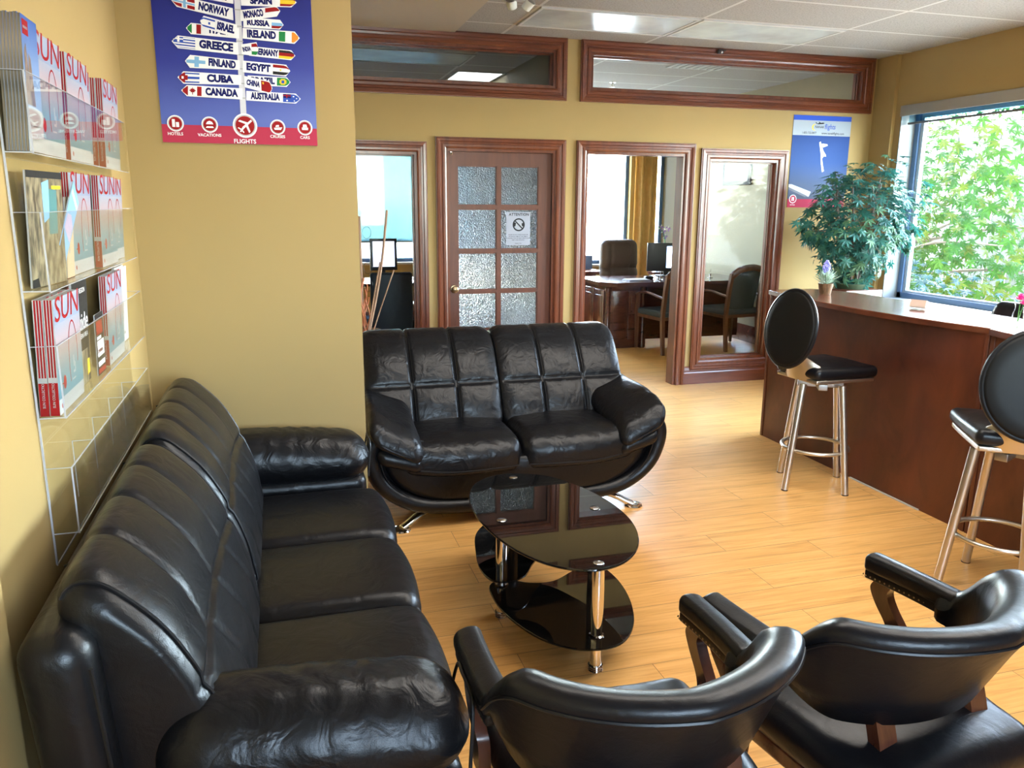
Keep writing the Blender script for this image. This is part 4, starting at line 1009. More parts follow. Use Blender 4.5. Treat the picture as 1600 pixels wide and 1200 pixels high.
def arrow(name, word, flag, tl, tr_, br, bl, side, cut, order, tsize=.8, tx=0.0):
    """a pointed board: tl/tr/br/bl are its corners, the tip lies on side; cut = width share of the flag"""
    yl = PYF-.0022-.0007*order; P = [np.array(PP(*q)) for q in (tl, tr_, br, bl)]
    def at(u, v): return P[0]*(1-u)*(1-v)+P[1]*u*(1-v)+P[2]*u*v+P[3]*(1-u)*v
    b = B()
    def reg(u0, u1, v0, v1, key, d=0.0):
        V = [at(u0, v0), at(u1, v0), at(u1, v1), at(u0, v1)]; b.add([(p[0], yl-d, p[1]) for p in V], [(0, 1, 2, 3)], KEYS.index(key), False)
    tipw = .10 if side else 0
    # board body with its pointed end
    if side < 0: O = [(0, .5), (.09, 0), (1, 0), (1, 1), (.09, 1)]
    else: O = [(0, 0), (.91, 0), (1, .5), (.91, 1), (0, 1)]
    V = [at(*q) for q in O]; n = len(V); b.add([(p[0], yl, p[1]) for p in V]+[(p[0], PYF, p[1]) for p in V], [tuple(range(n))]+[(i, (i+1) % n, n+(i+1) % n, n+i) for i in range(n)], KEYS.index('b'), False)
    f0, f1 = (.025, cut) if side < 0 else (1-cut, .975)
    def clipreg(u0, u1, v0, v1, key, d):
        # clip the flag field to the pointed outline
        pts = []
        for uu in np.linspace(u0, u1, 7):
            tip = (uu/.10 if side < 0 else (1-uu)/.10); lim = min(1, max(0, tip))*.42+.02*0
            pts.append((uu, max(v0, .5-lim), min(v1, .5+lim)))
        for (ua, a0, a1), (ub, b0, b1) in zip(pts[:-1], pts[1:]):
            if a1 > a0 or b1 > b0:
                q = [at(ua, max(min(a0, a1), v0)), at(ub, max(min(b0, b1), v0)), at(ub, max(b0, b1)), at(ua, max(a0, a1))]
                b.add([(p[0], yl-d, p[1]) for p in q], [(0, 1, 2, 3)], KEYS.index(key), False)
    W = f1-f0
    for i, (a0, a1, v0, v1, key) in enumerate(flag): clipreg(f0+W*a0, f0+W*a1, v0, v1, key, .00015+.00005*i)
    c = at((cut+1)/2-.01+tx if side < 0 else (1-cut)/2+.01+tx, .5); h = np.linalg.norm(at(.5, 0)-at(.5, 1)); dx = P[1]-P[0]; ang = math.atan2(dx[1], dx[0])
    if word:
        V, F = text_geo(word, 1.0, 0, .06); wd = V[:, 0].max()-V[:, 0].min(); ln = np.linalg.norm(dx)*(1-cut)*.80
        ht = h*tsize*1.08; sx = min(1.0, ln/(wd*ht)); b.add(V*np.array([ht*sx, ht, 1]), F, KEYS.index('t'), False, tr(c[0], yl-.0006, c[1]) @ rot('Y', -ang) @ UP)
    b.obj('country_sign', list(FL.values()), sp)
H3 = lambda a, c, d: [(0, 1, 0, .34, a), (0, 1, .33, .67, c), (0, 1, .66, 1, d)]
V3 = lambda a, c, d: [(0, .34, 0, 1, a), (.33, .67, 0, 1, c), (.66, 1, 0, 1, d)]
cross = lambda bgc, c1, c2: [(0, 1, 0, 1, bgc), (.42, .66, 0, 1, c1), (0, 1, .36, .64, c1), (.48, .60, 0, 1, c2), (0, 1, .43, .57, c2)]
arrow('s', 'TURKEY', [(0, 1, 0, 1, 'r')], (270, -75), (650, -40), (650, 30), (265, -5), -1, .28, 0)
arrow('s', 'SPAIN', [(0, 1, 0, .3, 'r'), (0, 1, .3, .7, 'y'), (0, 1, .7, 1, 'r')], (700, -30), (1110, -45), (1105, 25), (705, 38), 1, .30, 0)
arrow('s', 'NORWAY', cross('r', 'w', 's'), (215, -10), (645, 62), (650, 145), (215, 70), -1, .38, 3)
arrow('s', 'RUSSIA', H3('w', 's', 'r'), (720, 118), (1012, 122), (1010, 190), (720, 190), 1, .30, 1, .7)
arrow('s', 'MONACO', [(0, 1, 0, .5, 'r'), (0, 1, .5, 1, 'w')], (700, 72), (985, 22), (988, 95), (700, 148), 1, .38, 4)
arrow('s', 'ITALY', V3('g', 'w', 'r'), (318, 178), (690, 198), (690, 270), (318, 255), -1, .28, 1, .7)
arrow('s', 'ISRAEL', [(0, 1, 0, 1, 'w'), (0, 1, .12, .26, 'n'), (0, 1, .74, .88, 'n'), (.52, .66, .40, .60, 'n')], (418, 122), (675, 175), (675, 265), (415, 205), -1, .40, 4, .75)
arrow('s', 'IRELAND', V3('g', 'w', 'o'), (715, 195), (1130, 200), (1128, 290), (715, 268), 1, .37, 2)
arrow('s', 'GREECE', [(0, 1, 0, 1, 'w')]+[(0, 1, v, v+.11, 'n') for v in (0, .22, .44, .66, .88)]+[(0, .45, 0, .5, 'n'), (0, .45, .2, .3, 'w'), (.18, .28, 0, .5, 'w')], (220, 268), (680, 300), (685, 385), (220, 355), -1, .35, 2)
arrow('s', 'GERMANY', H3('k', 'r', 'y'), (760, 320), (1098, 338), (1095, 410), (760, 388), 1, .36, 1, .8, .04)
arrow('s', 'INDIA', H3('r', 'w', 'g'), (705, 312), (825, 288), (828, 392), (708, 380), 1, .40, 4, .45)
arrow('s', 'FINLAND', cross('w', 's', 's'), (312, 398), (692, 425), (695, 492), (310, 490), -1, .37, 2)
arrow('s', 'EGYPT', H3('r', 'w', 'k')+[(.42, .52, .42, .58, 'y')], (715, 425), (1060, 445), (1058, 530), (715, 508), 1, .37, 2, .75)
arrow('s', 'CUBA', [(0, 1, 0, 1, 'w'), (0, 1, 0, .2, 'n'), (0, 1, .4, .6, 'n'), (0, 1, .8, 1, 'n'), (0, .3, 0, 1, 'r'), (.3, .42, .3, .7, 'r'), (.12, .22, .40, .60, 'w')], (260, 515), (705, 530), (705, 600), (260, 602), -1, .34, 2)
arrow('s', 'BRAZIL', [(0, 1, 0, 1, 'g'), (.2, .75, .32, .68, 'y'), (.3, .65, .2, .8, 'y'), (.36, .58, .34, .66, 'n')], (750, 530), (1062, 535), (1060, 605), (750, 598), 1, .32, 1, .8)
arrow('s', 'CHINA', [(0, 1, 0, 1, 'r'), (.12, .26, .18, .36, 'y')], (725, 535), (925, 570), (930, 665), (728, 615), 1, .40, 4, .55)
arrow('s', 'CANADA', [(0, .28, 0, 1, 'r'), (.28, .76, 0, 1, 'w'), (.76, 1, 0, 1, 'r'), (.42, .62, .30, .62, 'r'), (.50, .54, .2, .82, 'r'), (.36, .68, .40, .52, 'r')], (285, 610), (712, 625), (712, 705), (285, 688), -1, .33, 3)
arrow('s', 'AUSTRALIA', [(0, 1, 0, 1, 'n'), (0, .48, 0, .5, 't'), (.20, .27, 0, .5, 'r'), (0, .48, .2, .3, 'r'), (.20, .30, .68, .82, 'w'), (.6, .68, .25, .37, 'w'), (.66, .72, .7, .8, 'w'), (.8, .86, .45, .55, 'w')], (740, 642), (1135, 655), (1135, 728), (740, 710), 1, .33, 2, .85)
def badge(cx, cy, r, word, wy, wsz, glyph):
    b = B(); x, z = PP(cx, cy); r = r*PW/1110; yl = PYF-.0022
    disc(b, x, z, r, yl, 0); ring(b, x, z, r*.80, r*.86, yl-.0003, 1); disc(b, x, z, r*.78, yl-.0003, 2)
    for i, g in enumerate(glyph): poly(b, [(x+r*a, z+r*c) for a, c in g], yl-.0006-.00005*i, 0)
    xw, zw = PP(cx, wy); b.text(word, wsz*PW/1110*1.35, tr(xw, yl, zw) @ UP, 0, offset=.02)
    b.obj('badge', [M_whiteprint, M_greyink, M_red], sp)
badge(246, 882, 58, 'HOTELS', 957, 22, [[(-.4, -.45), (-.05, -.45), (-.05, .5), (-.4, .5)], [(.05, -.45), (.42, -.45), (.42, .15), (.05, .15)]])
badge(482, 890, 58, 'VACATIONS', 966, 22, [[(-.45, .05), (.45, .05), (.3, .35), (0, .48), (-.3, .35)], [(-.5, -.4), (.5, -.4), (.35, -.2), (-.35, -.2)]])
badge(731, 895, 88, 'FLIGHTS', 1012, 32, [[(.5, .5), (.6, .38), (-.1, -.25), (-.35, -.55), (-.45, -.5), (-.2, -.1)], [(-.55, .35), (-.4, .45), (.25, .25), (.1, .1)], [(.3, -.6), (.42, -.5), (.2, .15), (.05, 0)], [(-.62, -.2), (-.52, -.15), (-.25, -.3), (-.35, -.38)], [(-.15, -.62), (-.08, -.55), (-.25, -.32), (-.32, -.4)]])
badge(966, 905, 56, 'CRUISES', 976, 22, [[(-.5, -.1), (.6, 0), (.4, -.35), (-.4, -.35)], [(-.3, .0), (.2, .05), (.15, .3), (-.2, .25)]])
badge(1166, 908, 56, 'CARS', 983, 22, [[(-.4, -.3), (.4, -.3), (.42, .02), (-.42, .02)], [(-.3, .05), (.3, .05), (.22, .42), (-.22, .42)]])
# ------------------------------------------------------------------ clear wall rack with four pockets
RY0, RY1, RXB, RXF = 1.955, 3.13, -.5345, -.480
rack = thing('brochure_rack', 'clear acrylic wall rack with four long pockets on the left wall', 'brochure rack', (-.51, 2.54, .79))
b = B(); b.box(RXB, RXB+.003, RY0, RY1, .79, 1.99)
b.obj('back_panel', M_acrylic, rack)
b = B(); b.box(RXB-.0005, RXB+.0035, RY0-.003, RY0, .79, 1.99); b.box(RXB, RXB+.003, RY0, RY1, .787, .79); b.obj('panel_edge', M_acredge, rack)
FLOORS = [1.722, 1.43, 1.145, .868]; HT = [.160, .165, .160, .155]
for k, (z, h) in enumerate(zip(FLOORS, HT)):
    b = B(); e = .0025
    b.box(RXB+.003, RXF, RY0, RY1, z-.004, z-.0015); b.box(RXF, RXF+e, RY0, RY1, z-.004, z+h)
    for y in (RY0, RY1-e): b.box(RXB+.003, RXF, y, y+e, z-.0015, z+h)
    if k == 3:
        for y in (2.20, 2.44, 2.68, 2.91): b.box(RXB+.003, RXF, y, y+e, z-.0015, z+h*.97)
    # polished edges catch the light
    q = .0012
    b.box(RXF-.0004, RXF+e+.0004, RY0, RY1, z+h, z+h+q, 1); b.box(RXF-.0005, RXF+e+.0005, RY0-q, RY0, z-.004, z+h, 1)
    b.box(RXB+.003, RXF, RY0-q, RY0+e, z+h, z+h+q, 1); b.box(RXF-.0004, RXF+e+.0004, RY0, RY1, z-.0055, z-.004, 1); b.box(RXB+.003, RXF, RY0-q, RY0, z-.004, z-.0015, 1)
    b.box(RXB+.003, RXF, RY1-e, RY1, z+h, z+h+q, 1)
    if k == 3:
        for y in (2.20, 2.44, 2.68, 2.91): b.box(RXB+.003, RXF, y, y+e, z+h*.97, z+h*.97+q, 1); b.box(RXB+.0035, RXB+.005, y, y+e, z, z+h*.97, 1)
    b.obj('pocket', [M_acrylic, M_acredge], rack)

TX = Matrix(((0, 0, 1, 0), (1, 0, 0, 0), (0, 1, 0, 0), (0, 0, 0, 1)))     # text on a cover that looks along +x
CW, CH = .245, .262
def catalog(th):
    """front cover + page block + striped spine; local: spine at y=0, cover looks to +x"""
    bb = B(); t = th
    bb.box(0, t-.001, .001, CW-.001, .001, CH-.001, 0)                       # pages
    bb.box(-.0008, 0, 0, CW, 0, CH, 1); 
    mesh_p = bb
    cv = B(); q = .0006
    cv.box(t-.001, t, 0, CW, 0, CH, 0)
    def f(y0, y1, z0, z1, m, d=0.0): cv.add([(t+q+d, y0, z0), (t+q+d, y1, z0), (t+q+d, y1, z1), (t+q+d, y0, z1)], [(0, 1, 2, 3)], m, False)
    f(0, CW, .205, CH, 1); f(0, CW, .035, .205, 2); f(0, CW, 0, .035, 0)
    cv.text('SUN', .080, tr(t+q*2, .120, .2345) @ TX, 3, shear=.14, offset=.004, sx=1.50)
    # hanging chair arc and tiny figure
    arc = [(.155+.042*math.cos(a), .118+.078*math.sin(a)) for a in np.linspace(R(-20), R(175), 22)]+[(.112, .09), (.118, .055)]
    for (a0, c0), (a1, c1) in zip(arc[:-1], arc[1:]):
        d = Vector((a1-a0, c1-c0)).normalized()*.0022; cv.add([(t+q*2, a0-d.y, c0+d.x), (t+q*2, a1-d.y, c1+d.x), (t+q*2, a1+d.y, c1-d.x), (t+q*2, a0+d.y, c0-d.x)], [(0, 1, 2, 3)], 3, False)
    for (y0, z0, w_, h_) in ((.150, .085, .010, .028), (.162, .075, .008, .02), (.146, .070, .022, .006), (.132, .055, .035, .004)): f(y0, y0+w_, z0, z0+h_, 4, q)
    cv.add([(t+q*2, .060+.013*math.cos(a), .066+.016*math.sin(a)) for a in np.linspace(0, 2*PI, 21)[:-1]], [tuple(range(20))], 3, False)
    f(.036, .047, .064, .067, 3, q)
    cv.text('VACATIONS 2019 - 2020', .013, tr(t+q*2, .105, .018) @ TX, 5, offset=.004); cv.text('book now', .010, tr(t+q*2, .205, .021) @ TX, 5)
    cv.add([(t+q*2, .024+.006*math.cos(a), .018+.006*math.sin(a)) for a in np.linspace(0, 2*PI, 15)[:-1]], [tuple(range(14))], 3, False)
    spn = B(); spn.box(-.0008, t, -.001, 0, 0, CH, 0)
    for k in range(3): x = t*(.10+.31*k); spn.box(x, x+t*.19, -.0016, -.001, .088, CH, 1)
    spn.box(0, t, -.0016, -.001, 0, .076, 1)
    spn.text('SUN COLLECTION', .0075, Matrix(((0, -1, 0, t*.5), (0, 0, -1, -.0019), (1, 0, 0, .05), (0, 0, 0, 1))), 0, offset=.01)
    return mesh_p, cv, spn
cat_src = None
GC = 'travel catalogues in the wall rack'
def place_catalog(y, z, slot, label, lean=4.0, group=GC):
    """slot 0 is against the back of the pocket, 1 in front of it"""
    global cat_src
    loc = (RXB+.004+.0205*slot, y, z); TH = .0185
    if cat_src is None:
        o = thing('travel_catalogue', label, 'catalogue', loc, 0, group); pg, cv, sp_ = catalog(TH)
        pg.obj('pages', [M_pages, M_paper], o, world=False); cv.obj('cover', [M_paper, M_masthead, M_coverphoto, M_red, M_greyink, M_greyink], o, world=False); sp_.obj('spine', [M_paper, M_red], o, world=False)
        cat_src = o
    else: o = dup(cat_src, loc, 0, label, group)
    o.rotation_euler = (0, R(lean), 0); return o
place_catalog(2.055, 1.7225, 1, 'red-lettered white-topped catalogue beside the brown rock-spire brochures, top pocket', 2.6)
place_catalog(2.050, 1.7225, 0, 'catalogue tucked behind the first red-lettered catalogue of the top pocket', 2.6)
place_catalog(2.355, 1.7225, 1, 'second red-lettered catalogue in the top pocket, striped spine showing, before the half-hidden one', 2.6)
place_catalog(2.490, 1.7225, 0, 'half-hidden catalogue of the top pocket between two striped spines', 2.6)
place_catalog(2.815, 1.7225, 1, 'red-lettered catalogue at the far end of the top pocket', 2.6)
place_catalog(2.812, 1.7225, 0, 'catalogue behind the one at the far end of the top pocket', 2.6)
place_catalog(2.345, 1.4305, 0, 'second-pocket catalogue with the small blue leaflet leaning on it', 2.6)
place_catalog(2.605, 1.4305, 1, 'second-pocket catalogue in the middle, in front of its overlapped neighbour', 2.6)
place_catalog(2.850, 1.4305, 0, 'last catalogue of the second pocket, partly covered, at the end nearest the poster', 2.6)
place_catalog(1.965, 1.1455, 1, 'front catalogue of the near pair in the third pocket, whole cover showing', 2.6)
place_catalog(1.965, 1.1455, 0, 'rear catalogue of the near pair in the third pocket, only its red striped spine showing', 2.6)
place_catalog(2.560, 1.1455, 1, 'third-pocket catalogue beyond the dark guide book, striped spine showing', 2.6)
def leaflet(name, label, y, z, w, h, t, slot_x, mats, art, lean=3.0, tilt=0.0, yaw=0.0, group=None, cat='brochure'):
    o = thing(name, label, cat, (slot_x, y, z), 0, group); o.rotation_euler = (R(tilt), R(lean), R(yaw))
    b = B(); b.box(0, t, .0005, w-.0005, 0, h-.0005); b.obj('pages', mats[0], o, world=False)
    b = B(); b.box(t, t+.0006, 0, w, 0, h, 0)
    for (kind, *a) in art:
        if kind == 'r': y0, y1, z0, z1, m = a; b.add([(t+.001, y0*w, z0*h), (t+.001, y1*w, z0*h), (t+.001, y1*w, z1*h), (t+.001, y0*w, z1*h)], [(0, 1, 2, 3)], m, False)
        if kind == 'p': pts, m = a; b.add([(t+.0013, p*w, q*h) for p, q in pts], [tuple(range(len(pts)))], m, False)
        if kind == 't': s_, sz, yc, zc, m = a; b.text(s_, sz, tr(t+.0016, yc*w, zc*h) @ TX, m, offset=.004)
    b.obj('cover', mats[1:], o, world=False); return o
M_rock = noisecol('printed_rock', (.05, .035, .03), (.30, .20, .14), 40, .4, (1, 8, 1))
M_brochsky = gradient('brochure_sky', 'Z', .12, .27, [(0, (.22, .32, .50)), (1, (.03, .09, .32))], .3)
for k in range(7):
    lab = ['rock-spire brochure at the front of the thick stack, blue cover with red tag, top pocket', None][k > 0] or 'brown-edged brochure in the thick stack at the near end of the top pocket'
    leaflet('rack_brochure', lab, 1.963, 1.7225, .118, .272+.0012*((k*5) % 3), .0058, RXB+.004+.0063*(6-k), [M_brownpages, M_brochsky, M_red, M_rock, M_paper, M_greyink],
            [('r', .06, .42, .86, .97, 1), ('r', .10, .38, .905, .925, 3), ('p', [(.05, .35), (.08, .75), (.2, .80), (.27, .58), (.34, .74), (.45, .70), (.55, .45), (.60, .35)], 2), ('r', 0, 1, .0, .33, 3)]+[('r', .1, .9, .26-.035*i, .275-.035*i, 4) for i in range(6)] if k == 0 else [], 2.6, group='thick stack of brochures in the top pocket' )
# glossy photo folder and blue leaflet of the second pocket
M_crystal = noisecol('printed_chandelier', (.035, .028, .02), (.30, .25, .16), 24, .3, (1, 2.5, 1))
leaflet('photo_folder', 'open glossy photo folder of glittering columns leaning in the second pocket', 1.990, 1.4305, .20, .255, .004, RXB+.010, [M_paper, M_crystal, M_sky, plain('printed_teal', (.06, .20, .22), .3), M_ink, M_gold],
        [('p', [(.42, .55), (.40, .9), (.60, .93), (.58, .6)], 1), ('p', [(.55, .45), (.60, .85), (.82, .84), (.80, .45)], 2), ('p', [(.0, .94), (1, .94), (1, 1), (0, 1)], 3), ('p', [(.68, .85), (.95, .85), (.95, .88), (.68, .88)], 4), ('p', [(.0, .0), (.2, .0), (.16, .08), (0, .07)], 3)], 3, 0, -7, cat='folder')
leaflet('blue_leaflet', 'small tilted blue leaflet sticking out of the second pocket', 2.150, 1.520, .085, .19, .003, RXF-.018, [M_paper, M_sky, M_whiteprint, plain('printed_mauve', (.42, .34, .52), .4)],
        [('p', [(.1, .3), (.9, .3), (.9, .55), (.5, .62), (.1, .52)], 2), ('r', .08, .92, .84, .9, 1)], 8, -38, 0, cat='leaflet')
leaflet('tan_booklet', 'tan booklet standing behind the blue leaflet in the second pocket', 2.245, 1.4305, .075, .20, .004, RXB+.024, [M_paper, plain('printed_tan', (.52, .38, .25), .5), M_greyink], [('r', .3, .42, .3, .8, 1)], 4, cat='booklet')
# third pocket
leaflet('guide_book', 'black guide magazine with white title standing tall in the third pocket', 2.215, 1.1455, .165, .275, .006, RXB+.020, [M_pages, M_ink, M_whiteprint, M_gold, M_crystal],
        [('t', 'Guide', .064, .48, .60, 1), ('t', 'WESTERN AREA', .018, .5, .47, 1), ('t', 'REGION', .018, .62, .90, 1), ('r', .2, .85, .0, .33, 3), ('p', [(.75, .06), (.95, .08), (.93, .22), (.78, .22)], 2)], 3, cat='magazine')
leaflet('dark_brochure', 'dark plain brochure behind the black guide magazine in the third pocket', 2.30, 1.1455, .115, .28, .005, RXB+.008, [M_pages, M_ink, M_greyink], [], 2.5)
leaflet('red_flyer', 'narrow flyer with red and black blocks beside the guide magazine, third pocket', 2.40, 1.1455, .105, .17, .003, RXF-.016, [M_paper, M_ink, M_red, M_whiteprint], [('r', .08, .8, .66, .88, 1), ('r', .08, .9, .30, .56, 2), ('r', .05, .95, .02, .10, 1), ('r', .08, .6, .58, .63, 2), ('r', .08, .9, .14, .22, 2), ('r', .12, .7, .36, .42, 1)], 2, cat='flyer')
leaflet('white_brochure', 'white brochure with a red tag at the far end of the third pocket', 2.80, 1.1455, .16, .268, .006, RXB+.012, [M_pages, M_paper, M_red, M_greyink, M_rock], [('r', .05, .55, .90, .97, 1), ('r', .6, .95, .80, .83, 2), ('r', .6, .95, .74, .77, 2), ('p', [(.0, .1), (.4, .0), (.55, .5), (.3, .75), (.05, .5)], 3)], 4)
leaflet('grey_brochure', 'pale grey brochure leaning in the last corner of the third pocket', 2.945, 1.1455, .14, .255, .005, RXB+.006, [M_pages, plain('printed_pale', (.66, .66, .68), .4), M_greyink], [('r', .1, .8, .88, .92, 1), ('r', .1, .6, .1, .14, 1)], 3)

# ------------------------------------------------------------------ pot of willow canes behind the small sofa
wp = thing('willow_pot', 'bronze pot of curly orange willow and straight canes behind the small sofa', 'dried arrangement', (.585, 5.62, 0)); qx, qy = .520, 5.62
b = B(); b.lathe([(.09, 0), (.105, .01), (.10, .06), (.075, .20), (.085, .42), (.125, .62), (.150, .715), (.165, .735), (.162, .745), (.145, .735), (.12, .66)], (qx, qy, 0), 30); b.obj('pot', noisecol('bronze_pot', (.07, .05, .03), (.26, .20, .12), 20, .4), wp)
M_cane = noisecol('cane', (.17, .085, .045), (.34, .20, .12), 16, .6, (1, 1, .2)); M_willow = plain('curly_willow', (.42, .13, .05), .5)
for pts, r_ in (([(.575, 5.62, .6), (.60, 5.62, .74), (.66, 5.62, 1.0), (.705, 5.62, 1.25), (.745, 5.62, 1.57)], .0085), ([(.56, 5.60, .6), (.60, 5.6, .80), (.64, 5.6, 1.0), (.685, 5.6, 1.22)], .005), ([(.60, 5.64, .6), (.635, 5.64, .75), (.71, 5.64, .96), (.785, 5.64, 1.16)], .0045), ([(.558, 5.66, .6), (.557, 5.66, 1.0), (.556, 5.66, 1.53)], .013)):
    b = B(); b.tube(spline(pts, 5), r_, 8); b.obj('cane', M_cane, wp)
rnd = random.Random(5)
for k in range(7):
    x0 = .535+.009*k; ph = rnd.uniform(0, 6); h = rnd.uniform(.95, 1.12); b = B()
    b.tube([(x0+.016*math.sin(ph+9*t_k)+.012*t_k, 5.60+.012*k+.02*math.cos(ph+8*t_k), .62+(h-.62)*t_k) for t_k in np.linspace(0, 1, 34)], .0052, 7); b.obj('curly_stem', M_willow, wp)
b = B()
for k in range(4): b.tube([(.60+.030*math.cos(a), 5.60, 1.06+.12*k+.04*math.sin(a)) for a in np.linspace(0, 2*PI, 30)], .0012, 5)
b.obj('wire_curl', M_black, wp)
# ------------------------------------------------------------------ ceiling fittings
M_lens = noisecol('prismatic_lens', (.40, .43, .42), (.52, .56, .55), 3, .25)
def troffer(label, x0, x1, y0, y1, lens, group='lens panel lights in the ceiling grid'):
    t = thing('ceiling_light', label, 'ceiling light', ((x0+x1)/2, (y0+y1)/2, ZC-.012), 0, group); z = ZC-.012
    b = B(); e = .022
    b.box(x0, x1, y0, y0+e, z, ZC-.001); b.box(x0, x1, y1-e, y1, z, ZC-.001); b.box(x0, x0+e, y0+e, y1-e, z, ZC-.001); b.box(x1-e, x1, y0+e, y1-e, z, ZC-.001); b.obj('frame', M_white, t)
    b = B(); b.box(x0+e, x1-e, y0+e, y1-e, z+.003, z+.007); b.obj('diffuser', lens, t); return t
lit = emit('added_fill_glow', (1.0, .94, .86), 1.5)
for x, y in ((.58, 2.44), (1.80, 1.22), (3.02, 1.83), (1.80, 2.44)): troffer('added fill panel in the unseen ceiling above the seating', x, x+1.2, y, y+.59, lit, 'added fill panels')  # glowing panels added out of view to brighten the floor and wall stub
troffer('switched off lens panel light left of its twin, in front of the partition', 1.80, 3.0, 5.49, 6.08, M_lens)
troffer('switched off lens panel light over the right hand transom', 3.02, 4.22, 5.49, 6.08, M_lens)
troffer('switched off lens panel light seen through the left transom window', .60, 1.80, 7.33, 7.96, M_lens)
troffer('glowing panel standing in for a bright reflection in the left transom window', 1.83, 2.33, 8.25, 8.85, emit('reflection_glow', (.92, .97, 1), .35))  # glow put here in place of a reflection on the transom glass
tl_ = thing('emergency_light', 'white twin-head emergency light under the ceiling tiles near the soffit', 'emergency light', (1.56, 5.27, 2.84))
b = B(); b.box(1.50, 1.60, 5.17, 5.23, 2.86, 2.909, bev=.006); b.obj('housing', M_white, tl_)
for dx, a in ((-.02, -25), (.085, 30)):
    b = B(); M_ = tr(1.54+dx, 5.24, 2.85) @ rot('Y', R(a)) @ rot('X', R(35)); b.lathe([(.016, -.03), (.030, -.025), (.036, .03), (.038, .032)], M=M_); b.lathe([(.034, .033), (.01, .036)], m=1, M=M_); b.obj('lamp_head', [plain('lamp_white', (.70, .74, .70), .4), M_steel2], tl_)
b = B(); b.lathe([(.05, 0), (.05, -.018), (.042, -.026), (.012, -.03)], (4.60, 4.24, ZC-.001), 20); tag(b.obj('smoke_detector', plain('detector_grey', (.30, .30, .30), .5), loc=(4.6, 4.24, ZC-.03)), 'grey ceiling detector at the top right corner of the picture', 'detector')
sn = thing('trim_sensor', 'small dark sensor fixed above the long right transom frame', 'sensor', (3.70, YB-.04, 2.88))
b = B(); b.box(3.672, 3.722, YB-.058, YB-.031, 2.862, 2.888, bev=.004); b.box(3.675, 3.745, YB-.06, YB-.031, 2.889, 2.895); b.obj('body', M_black, sn); b = B(); b.lathe([(.010, 0), (.009, .006), (.003, .009)], n=14, M=tr(3.70, YB-.058, 2.875) @ rot('X', PI/2)); b.obj('lens', M_steel2, sn)
vt = thing('ceiling_vent', 'white slatted air vent in the office ceiling behind the right transom', 'vent', (3.98, 7.2, ZC-.01))
b = B(); b.box(3.70, 4.26, 6.98, 7.42, ZC-.01, ZC-.001); b.obj('frame', M_white, vt)
b = B()
for k in range(7): b.box(3.74+.075*k, 3.775+.075*k, 7.02, 7.38, ZC-.016, ZC-.0101)
b.obj('slats', plain('vent_slat', (.35, .36, .37), .5), vt)
sk = thing('sprinkler_head', 'small sprinkler head on the office ceiling seen through the right transom', 'sprinkler', (3.62, 8.52, ZC-.05))
b = B(); b.lathe([(.035, 0), (.035, -.004), (.010, -.006), (.010, -.03), (.006, -.045), (.022, -.047), (.022, -.05), (.004, -.052)], (3.62, 8.52, ZC-.001), 16); b.obj('body', M_chrome, sk)

# ------------------------------------------------------------------ right-hand office
dk = thing('office_desk', 'dark mahogany desk with panelled front in the right office', 'desk', (4.3, 8.7, 0))
b = B(); O = [(3.47, 8.40), (3.62, 8.22), (5.38, 8.22), (5.38, 9.10), (3.47, 9.10)]
for z0, z1, s in ((.715, .73, .985), (.73, .76, 1.0)): c_ = np.mean(O, 0); b.prism([tuple(c_+(np.array(p)-c_)*s) for p in O], z0, z1)
b.obj('desk_top', M_desk, dk)
b = B(); b.box(3.55, 4.05, 8.34, 9.02, .0, .715); b.obj('pedestal', M_desk, dk)
b = B(); b.box(4.05, 5.30, 8.42, 8.45, .08, .715); b.obj('modesty_panel', M_desk, dk)
for (y0, y1) in ((8.40, 8.66), (8.70, 8.96)):
    b = B(); b.box(3.538, 3.552, y0, y1, .10, .66, bev=.003); b.box(3.533, 3.54, y0+.04, y1-.04, .16, .60, bev=.002); b.obj('side_panel', M_desk, dk)
for x in (3.60, 3.82): b = B(); b.box(x, x+.19, 8.328, 8.342, .10, .66, bev=.003); b.box(x+.03, x+.16, 8.322, 8.33, .16, .60, bev=.002); b.obj('front_panel', M_desk, dk)
for x in (3.565, 4.0):
    b = B(); b.lathe([(.035, 0), (.038, .03), (.025, .05), (.022, .60), (.036, .66), (.036, .70)], (x, 8.33, 0), 14); b.obj('corner_post', M_desk, dk)
